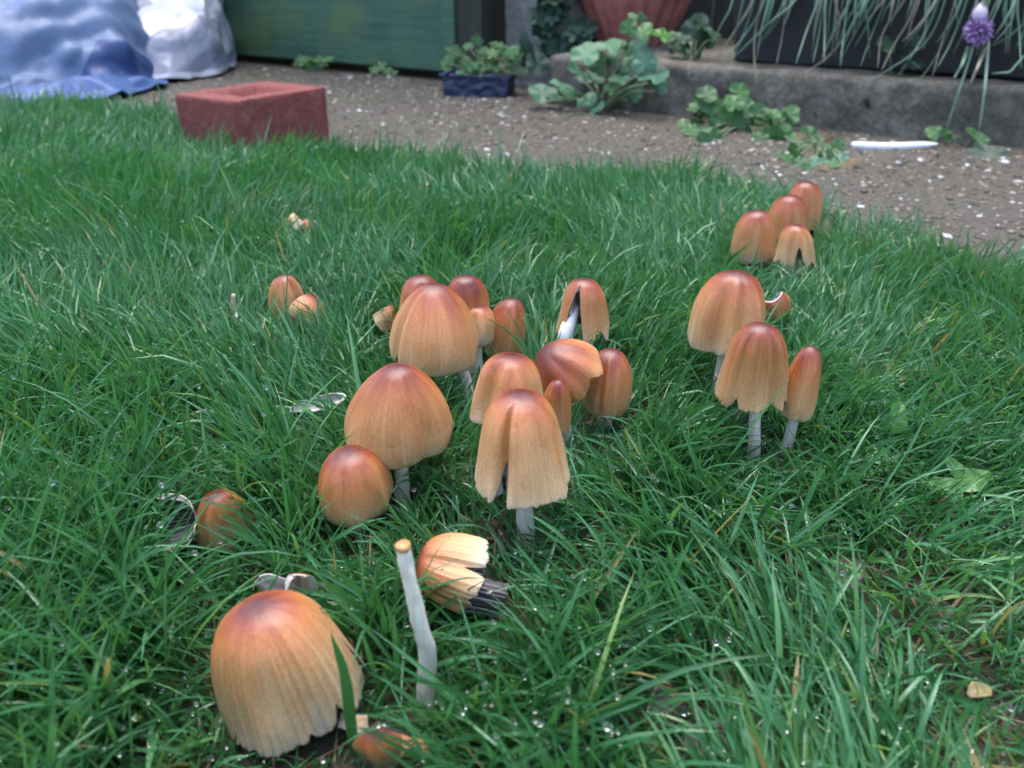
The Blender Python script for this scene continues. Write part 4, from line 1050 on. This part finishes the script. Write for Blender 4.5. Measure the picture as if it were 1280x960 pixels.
# ---- chives over the trough
def strap(path, w, mat, parent, base, seed=0):
    V, F = tube([np.asarray(p) - base for p in path], [w, w * 0.95, w * 0.8, w * 0.25], 6, 22, 0, 0, True)
    return link('leaf', mesh_np('leaf', V, F, True, mats=[MT[mat]]), parent)
cb = yard(pd0 + 0.36, PLN + 0.10, KH + 0.145)
chive = thing('chive_plant', cb, 'chive plant in the trough, long narrow leaves drooping over the front', 'plant')
CH = [((916, 0), (902, 30), (886, 62), 0), ((953, 0), (943, 50), (945, 106), 1), ((964, -5), (958, 20), (949, 42), 0), ((982, -5), (979, 10), (974, 22), 0), ((1000, -10), (960, 30), (914, 75), 0),
      ((1033, -5), (1031, 40), (1030, 78), 0), ((1040, -5), (1036, 30), (1034, 60), 0), ((1028, -5), (1020, 25), (1016, 52), 1), ((1048, -5), (1043, 30), (1040, 70), 0), ((1055, -5), (1052, 10), (1054, 24), 0),
      ((1086, -5), (1068, 25), (1048, 72), 0), ((1078, -5), (1062, 20), (1045, 60), 0), ((1070, 20), (1040, 66), (1005, 92), 1), ((1106, -5), (1095, 12), (1082, 27), 1), ((1095, -5), (1075, 30), (1050, 76), 0),
      ((1116, -5), (1108, 10), (1100, 30), 0), ((1133, -5), (1104, 40), (1097, 85), 1), ((1142, 10), (1118, 55), (1102, 88), 1), ((1183, -5), (1155, 55), (1080, 106), 0), ((1202, -5), (1175, 62), (1148, 103), 0),
      ((1192, 8), (1178, 50), (1166, 95), 1), ((1222, -5), (1205, 40), (1192, 66), 0), ((1249, -5), (1215, 60), (1192, 97), 0), ((1235, -5), (1215, 30), (1200, 50), 1), ((1258, -5), (1254, 20), (1262, 42), 0),
      ((1272, -5), (1262, 30), (1240, 56), 0), ((1300, 5), (1268, 40), (1240, 58), 0), ((1150, -5), (1140, 25), (1134, 50), 1), ((1163, -5), (1158, 30), (1150, 55), 0), ((1126, -5), (1118, 18), (1112, 34), 0),
      ((1172, -5), (1150, 30), (1128, 52), 1), ((1210, -5), (1190, 50), (1172, 84), 0), ((1090, -8), (1076, 14), (1066, 40), 0), ((1044, -8), (1050, 24), (1046, 50), 1), ((1219, 52), (1200, 110), (1181, 166), 0),
      ((1236, 52), (1231, 110), (1224, 164), 0), ((1232, 60), (1222, 84), (1213, 104), 1), ((1210, 60), (1203, 80), (1193, 98), 0), ((1280, 70), (1262, 90), (1240, 92), 0), ((1296, -5), (1290, 40), (1284, 80), 0), ((1340, -5), (1330, 40), (1310, 90), 0), ((1380, -5), (1360, 50), (1350, 90), 0), ((1400, 0), (1390, 50), (1400, 90), 1)]
for _ in range(46):
    x_ = rng.choice([rng.uniform(1015, 1110), rng.uniform(1110, 1290), rng.uniform(1180, 1330), rng.uniform(930, 1000)]); l_ = rng.uniform(25, 85); k_ = rng.uniform(-0.75, 0.1)
    CH.append(((x_, -6), (x_ + k_ * l_ * 0.45, l_ * 0.5), (x_ + k_ * l_ * rng.uniform(0.7, 1.1), l_), int(rng.random() < 0.25)))
for i, (a, m_, e, dry) in enumerate(CH):
    c0 = PLN - 0.012 - 0.03 * rng.random()
    cm, ce = (KERB_N - 0.018 if m_[1] > 70 else c0 - 0.004), (KERB_N - 0.022 if e[1] > 76 else c0 - 0.002)
    A, Mm, E_ = at_n(*a, c0), at_n(*m_, cm), at_n(*e, ce)
    top = A + np.array([0, 0, 0.06 + 0.06 * rng.random()]) + NV * 0.03
    root = yard(float(np.clip(A @ DV + rng.normal(0, 0.03), pd0 + 0.02, pd0 + 0.7)), PLN + 0.04 + 0.1 * rng.random(), KH + 0.147)
    if A[2] > KH + 0.06:
        path = [root, 0.4 * root + 0.6 * top + np.array([0, 0, 0.05]), top, A, Mm, E_]
    else:
        path = [A, 0.5 * (A + Mm), Mm, 0.5 * (Mm + E_), E_]
    strap(path, rng.uniform(0.0011, 0.0026), 'chive_dry' if dry else 'chive', chive, cb)
for i in range(24):        # upright leaves above the picture's edge
    x = rng.uniform(pd0 + 0.03, pd0 + 0.68); r0 = yard(x, PLN + rng.uniform(0.03, 0.17), KH + 0.147); e = r0 + np.array([rng.normal(0, 0.08), rng.normal(-0.02, 0.06), rng.uniform(0.14, 0.26)])
    strap([r0, 0.6 * r0 + 0.4 * e + np.array([0, 0, 0.03]), e], rng.uniform(0.0014, 0.0024), 'chive', chive, cb)
# purple flower head + bud
fc = at_n(1223, 39, PLN - 0.045); fr = 15.5 / FPX * np.linalg.norm(fc - CAM)
n = 210; k = np.arange(n) + 0.5; phi_ = np.arccos(1 - 2 * k / n); th = math.pi * (1 + 5 ** 0.5) * k
D = np.stack([np.cos(th) * np.sin(phi_), np.sin(th) * np.sin(phi_), np.cos(phi_)], 1) + rng.normal(0, 0.08, (n, 3)); D /= np.linalg.norm(D, axis=1)[:, None]
V, F, T = [], [], []
for i in range(n):
    a = np.cross(D[i], rng.normal(0, 1, 3)); a /= np.linalg.norm(a); r1 = fr * rng.uniform(0.85, 1.1); w = fr * 0.10
    b0 = len(V); bb = np.cross(D[i], a)
    V += [D[i] * fr * 0.25, D[i] * r1 * 0.75 + a * w, D[i] * r1 * 0.75 - a * w, D[i] * r1 * 0.78 + bb * w, D[i] * r1]
    F += [(b0, b0 + 1, b0 + 3), (b0, b0 + 3, b0 + 2), (b0 + 1, b0 + 4, b0 + 3), (b0 + 3, b0 + 4, b0 + 2), (b0, b0 + 2, b0 + 1), (b0 + 1, b0 + 2, b0 + 4)]
    t_ = rng.random(); T += [t_ * 0.3, t_ * .8, t_ * .8, t_ * .8, 0.4 + 0.6 * t_]
tag(link('flower_head', mesh_np('flower_head', np.array(V) + fc - cb, np.array(F), False, attrs={'tone': np.array(T)}, mats=[MT['purple']]), chive), 'round purple chive flower head')
bc = at_n(1225, 17, PLN - 0.04); br = 7.5 / FPX * np.linalg.norm(bc - CAM)
V, F = lathe([(0.001, -1.3), (0.5, -1.1), (0.9, -0.5), (1.0, 0), (0.85, 0.55), (0.45, 1.1), (0.12, 1.5), (0.001, 1.7)], 16)
link('flower_bud', mesh_np('flower_bud', V * br + bc - cb, F, True, mats=[MT['bud']]), chive)
for c_ in (fc, bc):
    s0 = c_ + np.array([0, 0, 0.05]); V, F = tube([c_ - cb, c_ - cb + np.array([0.003, 0.004, 0.03]), yard(float(c_ @ DV) - .0, PLN + 0.06, KH + 0.3) - cb, yard(float(c_ @ DV), PLN + 0.08, KH + 0.147) - cb], [0.0013, 0.0015, 0.0018], 6, 20)
    link('flower_stalk', mesh_np('flower_stalk', V, F, True, mats=[MT['chive']]), chive)

# ---- white plastic strip
a, m_, e = ground(1064, 181, 0.012), ground(1118, 183, 0.010), ground(1172, 180, 0.012)
P = catmull([a, 0.5 * (a + m_) + NV * -0.003, m_, 0.5 * (m_ + e), e], 24)
wv = np.interp(np.linspace(0, 1, 24), [0, 0.06, 0.5, 0.85, 1], [0.0035, 0.0055, 0.0060, 0.0048, 0.0012])
upv = np.array([0.0, 0.35, 0.93])
V = np.vstack([P - upv * wv[:, None] * 0.8, P + upv * wv[:, None] * 0.8, P + upv * wv[:, None] * 0.8 + NV * 0.0016, P - upv * wv[:, None] * 0.8 + NV * 0.0016])
i = np.arange(23); F = []
for r in range(4):
    F.append(np.stack([r * 24 + i, r * 24 + i + 1, ((r + 1) % 4) * 24 + i + 1, ((r + 1) % 4) * 24 + i], 1))
F.append(np.array([[0, 24, 48, 72], [23, 95, 71, 47]]))
tag(link('plastic_strip', mesh_np('plastic_strip', V, F, True, mats=[MT['white_plastic']])), 'white plastic strip lying at the foot of the kerb', 'plastic strip')

# ---- broad-leaved weeds in the lawn
def lawn_weed(label, base, leaves, mat='leaf_lime'):
    b = ground(*base); t = thing('lawn_weed', b, label, 'weed')
    for (px, py, s, y0, face, roll) in leaves:
        put_leaf(t, b, at_y(px, py, gy(*y0)), s / FPX * 0.45, 'oval', mat, face, roll, stalk=False, tw=0.08)
        c_ = at_y(px, py, gy(*y0)); CAPS.append((c_ + np.array([0, 0, 0.012]), np.eye(3), 0.006, 0.02, np.array([0.0, -9.0, 0.0]), 1.0))
lawn_weed('broad-leaved weed, one leaf standing upright in the lawn', (1112, 582), [(1122, 524, 44, (1120, 560), (0.3, -0.8, 0.5), 0.35), (1100, 570, 38, (1100, 590), (-0.1, -0.5, 0.9), -1.3)])
lawn_weed('broad-leaved weed with flat shiny leaves low in the lawn', (1198, 628), [(1218, 600, 48, (1210, 625), (0.1, -0.5, 0.85), 1.35), (1185, 610, 42, (1190, 632), (-0.1, -0.6, 0.8), -1.2), (1195, 586, 28, (1195, 620), (0.1, -0.7, 0.6), -0.5)])

# ---- dead leaves in the thin grass
def dead_leaf(label, px, py, size, mat, seed, rz=0.0, curl=1.0):
    n, m = 14, 9
    u, v = np.meshgrid(np.linspace(0, 1, n), np.linspace(-1, 1, m), indexing='ij')
    w = np.sin(np.clip(u, 0.02, 1) * math.pi) ** 0.6 * 0.36
    V = np.stack([u - 0.5, v * w, 0.10 * curl * np.sin(u * 5 + seed) + 0.35 * curl * (v * w) ** 2 * 3], -1).reshape(-1, 3)
    V += 0.06 * (np.c_[vnoise(V, 5, seed), vnoise(V, 5, seed + 1), vnoise(V, 5, seed + 2)] - 0.5)
    V *= size
    V[:, 2] -= V[:, 2].min() - 0.003
    o = link('fallen_leaf', mesh_np('fallen_leaf', V, grid_faces(n, m), True, mats=[MT[mat]]))
    g = ground(px, py, 0.006); o.location = (g[0], g[1], 0.0); o.rotation_euler = (R(rng.uniform(-8, 8)), R(rng.uniform(-8, 8)), rz)
    so = o.modifiers.new('thick', 'SOLIDIFY'); so.thickness = 0.0006
    CAPS.append((np.array([g[0], g[1], 0.02]), np.eye(3), size * 0.2, 0.02, np.array([g[0], g[1], 0]), 0.6))
    return tag(o, label, 'leaf')
dead_leaf('wet purplish-brown dead leaf showing through the nearest grass', 895, 928, 0.026, 'dead_leaf', 3, -0.7)
dead_leaf('crumpled grey-brown dead leaf beside the wet purplish one', 836, 885, 0.018, 'dead_leaf', 4, 0.9, 1.6)
dead_leaf('dark brown dead leaf in a gap below the flat-leaved weed', 1058, 712, 0.020, 'dead_leaf', 5, 1.4)
dead_leaf('narrow yellow dead leaf by the picture edge', 1226, 858, 0.010, 'yellow_leaf', 6, 0.3)
dead_leaf('curled tan dead leaf below the narrow yellow one', 1222, 950, 0.010, 'yellow_leaf', 7, 0.5, 1.4)

# ================================================================== GRASS
def in_caps(P3, root):
    """True for points inside a mushroom or a stem"""
    bad = np.zeros(len(P3), bool)
    for (o, B, R_, H_, g, low) in CAPS:
        near = np.hypot(root[:, 0] - o[0], root[:, 1] - o[1]) < 0.14
        if not near.any(): continue
        q = (P3[near] - o) @ B.T
        r = np.hypot(q[:, 0], q[:, 1]); t = np.clip(-q[:, 2] / H_, 0, 1)
        prof = 0.12 + np.sqrt(np.clip(t, 0, 1)) * 0.88
        bad[near] |= (r < R_ * prof) & (q[:, 2] < 0.002) & (q[:, 2] > -H_ * 1.05)
    o, g = CAPS[0][0], CAPS[0][4]      # the big cap has pushed the grass in front of it aside
    bad |= (np.abs(P3[:, 0] - o[0]) < 0.030) & (P3[:, 1] < g[1]) & (P3[:, 1] > g[1] - 0.085) & (P3[:, 2] > 0.026)
    for (a, b, rr) in STEMS:
        ab = b - a; near = np.hypot(root[:, 0] - a[0], root[:, 1] - a[1]) < 0.12
        if not near.any(): continue
        q = P3[near] - a; t = np.clip((q @ ab) / (ab @ ab), 0, 1); bad[near] |= np.linalg.norm(q - t[:, None] * ab, axis=1) < rr * 1.5
    return bad

def blades(name, root, head, L, W, lean, curv, tone, nsec, across, mat, roll=None, zmin=0.002):
    n = len(root)
    s = np.linspace(0, 1, nsec + 1)
    tilt = lean[:, None] + curv[:, None] * s[None] ** 1.3
    ds = L[:, None] / nsec
    dx = np.sin(tilt) * ds; dz = np.cos(tilt) * ds
    X = np.concatenate([np.zeros((n, 1)), np.cumsum(dx[:, 1:], 1)], 1); Z = np.concatenate([np.zeros((n, 1)), np.cumsum(dz[:, 1:], 1)], 1)
    side = rng.normal(0, 0.10, n)[:, None] * X                       # slight sideways wander
    hx, hy = np.cos(head), np.sin(head)
    C = np.stack([root[:, :1] + X * hx[:, None] - side * hy[:, None], root[:, 1:2] + X * hy[:, None] + side * hx[:, None], np.maximum(Z, zmin * s[None])], -1)
    # drop blades that would run through a mushroom
    ok = np.ones(n, bool)
    for k in range(0, nsec + 1):
        ok &= ~in_caps(C[:, k], root)
        if k: ok &= ~in_caps(0.5 * (C[:, k] + C[:, k - 1]), root)
    C, head, W, tone, tilt = C[ok], head[ok], W[ok], tone[ok], tilt[ok]; n = len(C)
    rl = rng.normal(0, 0.5, n)
    tw = rl[:, None] + rng.normal(0, 0.9, n)[:, None] * s[None]
    hx, hy = np.cos(head), np.sin(head)
    side_v = np.stack([-hy, hx, np.zeros(n)], -1)[:, None] * np.ones((1, nsec + 1, 1))
    tang = np.gradient(C, axis=1); tang /= np.linalg.norm(tang, axis=2)[..., None] + 1e-9
    nrm = np.cross(side_v, tang)
    sv = side_v * np.cos(tw)[..., None] + nrm * np.sin(tw)[..., None]
    nv = np.cross(sv, tang)
    wp = np.interp(s, [0, 0.15, 0.45, 0.75, 1.0], [0.55, 0.9, 1.0, 0.72, 0.0])
    hw = W[:, None] * wp[None] * 0.5
    body = C[:, :-1]
    if across == 3:
        l = body - sv[:, :-1] * hw[:, :-1, None]; r = body + sv[:, :-1] * hw[:, :-1, None]; m = body + nv[:, :-1] * (hw[:, :-1, None] * 0.55)
        V = np.stack([l, m, r], 2).reshape(n, -1, 3)
    else:
        l = body - sv[:, :-1] * hw[:, :-1, None]; r = body + sv[:, :-1] * hw[:, :-1, None]
        V = np.stack([l, r], 2).reshape(n, -1, 3)
    V = np.concatenate([V, C[:, -1:]], 1)
    k = V.shape[1]
    f = []
    for i in range(nsec - 1):
        for j in range(across - 1):
            a = i * across + j; f += [(a, a + 1, a + across + 1), (a, a + across + 1, a + across)]
    a = (nsec - 1) * across
    for j in range(across - 1): f.append((a + j, a + j + 1, k - 1))
    f = np.array(f)
    F = (f[None] + (np.arange(n) * k)[:, None, None]).reshape(-1, 3)
    tn = np.clip(tone[:, None] + np.interp(np.r_[np.repeat(s[:-1], across), 1.0], [0, 0.3, 1.0], [0.10, 0.0, 0.02])[None] * 1.0, 0, 1)
    return V.reshape(-1, 3), F, tn.ravel(), C, hw

def sample_lawn(n, ymin, ymax):
    out = []
    while sum(map(len, out)) < n:
        y = rng.uniform(ymin, ymax, n * 2); x = rng.uniform(-1.35, 1.35, n * 2)
        ok = np.abs(x) < 0.30 + 0.66 * y
        d = x * DV[0] + y * DV[1]; nn_ = x * NV[0] + y * NV[1]
        e = lawn_edge(d) + 0.05 * (vnoise(np.stack([x, y], 1), 22, 14) - 0.5)
        pr = np.clip((e - nn_) / 0.05 + 0.5, 0, 1) ** 1.3
        ok &= rng.random(n * 2) < pr
        out.append(np.stack([x, y], 1)[ok])
    return np.concatenate(out)[:n]

def thin_near_caps(P, L):
    keep = np.ones(len(P), bool)
    for (o, B, R_, H_, g, low) in CAPS:
        d = np.hypot(P[:, 0] - g[0], P[:, 1] - g[1]); q = smooth01((d - R_ * 0.7) / 0.028)
        keep &= rng.random(len(P)) < 0.75 + 0.25 * q
        if o is CAPS[0][0]:
            z_ = (np.abs(P[:, 0] - o[0]) < 0.036) & (P[:, 1] < g[1] + 0.01) & (P[:, 1] > g[1] - 0.09)
            L[z_] = np.minimum(L[z_], rng.uniform(0.012, 0.026, int(z_.sum())))
            keep |= z_
        L *= 0.72 + 0.28 * smooth01((d - R_ * 0.6) / 0.03)
        # nothing tall right in front of a cap that sits low
        fr = (np.abs(P[:, 0] - g[0] * P[:, 1] / max(g[1], 0.05)) < R_ * 1.2) & (P[:, 1] < g[1]) & (P[:, 1] > g[1] - 0.055)
        L[fr] *= low
    return keep

def brick_free(P):
    c = np.array(brick.location[:2]); q = P - c
    a, b = q @ np.array([math.cos(BA), math.sin(BA)]), q @ np.array([-math.sin(BA), math.cos(BA)])
    return ~((np.abs(a) < 0.088) & (np.abs(b) < 0.067))

ALLC = []
def lawn(name, n, ymin, ymax, nsec, across, fine):
    P = sample_lawn(n, ymin, ymax)
    P = P[brick_free(P)]
    # bare / thin patches
    patch = fbm(P, 13, 61, 3); right = smooth01((P[:, 0] + 0.02) / 0.25) * smooth01((0.60 - P[:, 1]) / 0.25)
    P = P[rng.random(len(P)) < np.clip(1.25 - 1.9 * np.clip(patch - (0.56 - 0.12 * right[...]), 0, 1) * 4, 0.55, 1)]
    n = len(P)
    big = fbm(P, 7, 91, 3)
    right = smooth01((P[:, 0] + 0.05) / 0.30)
    near = smooth01((0.55 - P[:, 1]) / 0.35)
    L = (0.024 + 0.026 * rng.random(n) ** 1.4 + 0.016 * big) * (1 - 0.24 * right) * (1 + (0.32 - 0.42 * right) * near)
    L *= np.where(rng.random(n) < 0.06, 1.4 - 0.25 * near, 1.0)
    if fine: L *= 0.78
    keep = thin_near_caps(P, L); P, L = P[keep], L[keep]; n = len(P)
    W = (rng.uniform(0.0007, 0.0013, n) if fine else rng.uniform(0.0012, 0.0025, n)) * (1 - 0.15 * smooth01((P[:, 0] - 0.05) / 0.3))
    W = W * (1 + 0.25 * smooth01((P[:, 1] - 0.7) / 0.3))
    field = vnoise(P, 9, 17) * 2 * math.pi * 1.3 + 0.6
    head = field + rng.normal(0, 1.0, n)
    lean = np.abs(rng.normal(0.22, 0.26, n)) + (0.12 + 0.35 * rng.random(n) * smooth01((P[:, 0] + 0.05) / 0.2)) * smooth01((0.62 - P[:, 1]) / 0.3)
    curv = np.abs(rng.normal(0.55, 0.5, n))
    tone = np.clip(0.46 + 0.55 * (fbm(P, 11, 23, 3) - 0.5) + rng.normal(0, 0.19, n), 0, 0.95)
    tone[rng.random(n) < 0.008] = 1.0
    V, F, T, C, hw = blades(name, P, head, L, W, lean, curv, tone, nsec, across, 'grass')
    ALLC.append((C, hw))
    o = link('grass', mesh_np('grass', V, F, True, attrs={'tone': T}, mats=[MT['grass']]))
    return o, len(F)

parts = []
nt = 0
for (nm, n, a, b, ns, ac, fine) in (('near', 26000, 0.06, 0.42, 6, 3, False), ('near_fine', 24000, 0.06, 0.42, 5, 2, True), ('mid', 34000, 0.42, 0.80, 4, 3, False), ('mid_fine', 28000, 0.42, 0.80, 4, 2, True), ('far', 42000, 0.80, 1.62, 3, 2, False), ('far_fine', 18000, 0.80, 1.62, 3, 2, True)):
    o, k = lawn(nm, n, a, b, ns, ac, fine); parts.append(o); nt += k
# one lawn, one object
co, idx, tn_ = [], [], []
base_i = 0
for o in parts:
    me = o.data
    c = np.empty(len(me.vertices) * 3, np.float32); me.vertices.foreach_get('co', c)
    l = np.empty(len(me.loops), np.int32); me.loops.foreach_get('vertex_index', l)
    a = np.empty(len(me.vertices), np.float32); me.attributes['tone'].data.foreach_get('value', a)
    co.append(c.reshape(-1, 3)); idx.append(l.reshape(-1, 3) + base_i); tn_.append(a); base_i += len(me.vertices)
    bpy.data.objects.remove(o); bpy.data.meshes.remove(me)
grass = link('lawn_grass', mesh_np('lawn_grass', np.concatenate(co), np.concatenate(idx), True, attrs={'tone': np.concatenate(tn_)}, mats=[MT['grass']]))
tag(grass, 'wet green lawn grass with uneven curved blades', 'grass', kind='stuff')
print('GRASS tris', nt)

# moss and seedling grass filling the bottom of the lawn
n = 60000
P = sample_lawn(n, 0.06, 1.25)
V, F, T, C, hw = blades('moss', P, rng.uniform(0, 6.28, n), rng.uniform(0.006, 0.015, n), rng.uniform(0.0007, 0.0016, n), rng.uniform(0.1, 1.2, n), rng.normal(0.3, 0.4, n), np.clip(0.35 + 0.5 * (fbm(P, 20, 77, 3) - 0.3) + rng.normal(0, 0.18, n), 0, 0.97), 2, 2, 'grass')
tag(link('lawn_moss', mesh_np('lawn_moss', V, F, True, attrs={'tone': T}, mats=[MT['grass']])), 'low green moss and seedling grass under the longer blades', 'moss', kind='stuff')
# dead thatch lying at the bottom of the lawn
n = 16000
P = sample_lawn(n, 0.06, 1.3)
V, F, T, C, hw = blades('thatch', P, rng.uniform(0, 6.28, n), rng.uniform(0.012, 0.035, n), rng.uniform(0.0006, 0.0016, n), rng.uniform(1.1, 1.5, n), rng.normal(0.05, 0.2, n), rng.random(n), 3, 2, 'thatch', zmin=0.003)
tag(link('dead_grass', mesh_np('dead_grass', V, F, True, attrs={'tone': T}, mats=[MT['thatch']])), 'brown dead grass thatch between the living blades', 'dead grass', kind='stuff')

# dew on the blades
PP, RR = [], []
for (C, hw), share in zip(ALLC, (0.34, 0.30, 0.30, 0.25, 0.10, 0.08)):
    m = len(C); pick = np.where(rng.random(m) < share)[0]
    for rep in range(2):
        sub = pick if rep == 0 else pick[rng.random(len(pick)) < 0.6]
        k = rng.integers(max(1, C.shape[1] // 3), C.shape[1], len(sub)); f = rng.random(len(sub))[:, None]
        p = C[sub, k] * f + C[sub, k - 1] * (1 - f)
        r = np.minimum(0.00036 * np.exp(rng.normal(0.25, 0.5, len(sub))), 0.0013)
        PP.append(p + np.array([0, 0, 1.0]) * r[:, None] * 0.8); RR.append(r)
PP, RR = np.concatenate(PP), np.concatenate(RR)
print('DEW', len(PP))
tag(scatter_spheres('dew_drops', PP, np.repeat(RR[:, None], 3, 1) * np.array([1, 1, 0.9]), None, 1, MT['dew']), 'clear dew drops on the grass blades', 'dew', kind='stuff')

# ---- single broad blades that stand out
def hero_blade(label, pts, dist, width, tone):
    """pts: picture points root..tip, dist: distances (y) for each"""
    P = np.array([at_y(px, py, y) for (px, py), y in zip(pts, dist)])
    g = P[0].copy(); g[2] = 0
    P[0, 2] = -0.002
    Q = catmull(P, 18)
    T = np.gradient(Q, axis=0); T /= np.linalg.norm(T, axis=1)[:, None]
    view = Q - CAM; view /= np.linalg.norm(view, axis=1)[:, None]
    S = np.cross(T, view + np.array([0.25, 0, 0.35])); S /= np.linalg.norm(S, axis=1)[:, None]; N = np.cross(S, T)
    w = width * np.interp(np.linspace(0, 1, 18), [0, 0.2, 0.5, 0.8, 1], [0.6, 0.95, 1, 0.65, 0.03]) * 0.5
    V = np.stack([Q - S * w[:, None], Q + N * w[:, None] * 0.4, Q + S * w[:, None]], 1).reshape(-1, 3) - g
    o = link('grass_blade', mesh_np('grass_blade', V, grid_faces(18, 3), True, attrs={'tone': np.full(len(V), tone)}, mats=[MT['grass']]))
    o.location = g
    return tag(o, label, 'grass blade')
hero_blade('broad dark blade standing in front of the largest mushroom', [(441, 935), (437, 890), (430, 840), (413, 790)], [0.205, 0.203, 0.20, 0.198], 0.0040, 0.25)
hero_blade('blue-green blade lying across the small orange closed cap', [(458, 705), (437, 640), (405, 592), (360, 564)], [0.335, 0.330, 0.330, 0.335], 0.0032, 0.55)
hero_blade('long pale blade arching over in the far grass', [(345, 425), (322, 365), (295, 330), (256, 318)], [0.63, 0.63, 0.63, 0.63], 0.0050, 0.62)
hero_blade('dark blade crossing the collapsed cap', [(345, 425), (372, 392), (400, 366), (432, 345)], [0.575, 0.575, 0.58, 0.59], 0.0040, 0.15)
hero_blade('long arching blade over the wet dead leaf', [(830, 912), (875, 880), (930, 858), (1005, 876)], [0.245, 0.25, 0.255, 0.26], 0.0040, 0.50)
hero_blade('straight broad blade slanting up beside the wet dead leaf', [(938, 975), (965, 915), (990, 870), (1012, 830)], [0.225, 0.232, 0.24, 0.25], 0.0036, 0.55)
hero_blade('broad blade slanting up below the flat-leaved weed', [(1096, 772), (1120, 728), (1150, 690), (1174, 648)], [0.31, 0.315, 0.32, 0.325], 0.0044, 0.5)
hero_blade('long blade lying level in the grass beyond the big cap', [(250, 712), (210, 688), (160, 670), (98, 655)], [0.345, 0.345, 0.345, 0.345], 0.0040, 0.58)
hero_blade('dark blade crossing the crumpled broken cap', [(345, 728), (300, 700), (255, 668), (212, 650)], [0.325, 0.325, 0.327, 0.33], 0.0030, 0.2)
hero_blade('narrow blade leaning over the crumpled broken cap', [(284, 715), (272, 672), (262, 640), (252, 600)], [0.33, 0.33, 0.33, 0.33], 0.0030, 0.3)
hero_blade('curved blade hooking over below the largest mushroom', [(285, 972), (296, 940), (325, 925), (352, 940)], [0.222, 0.222, 0.222, 0.222], 0.0030, 0.45)
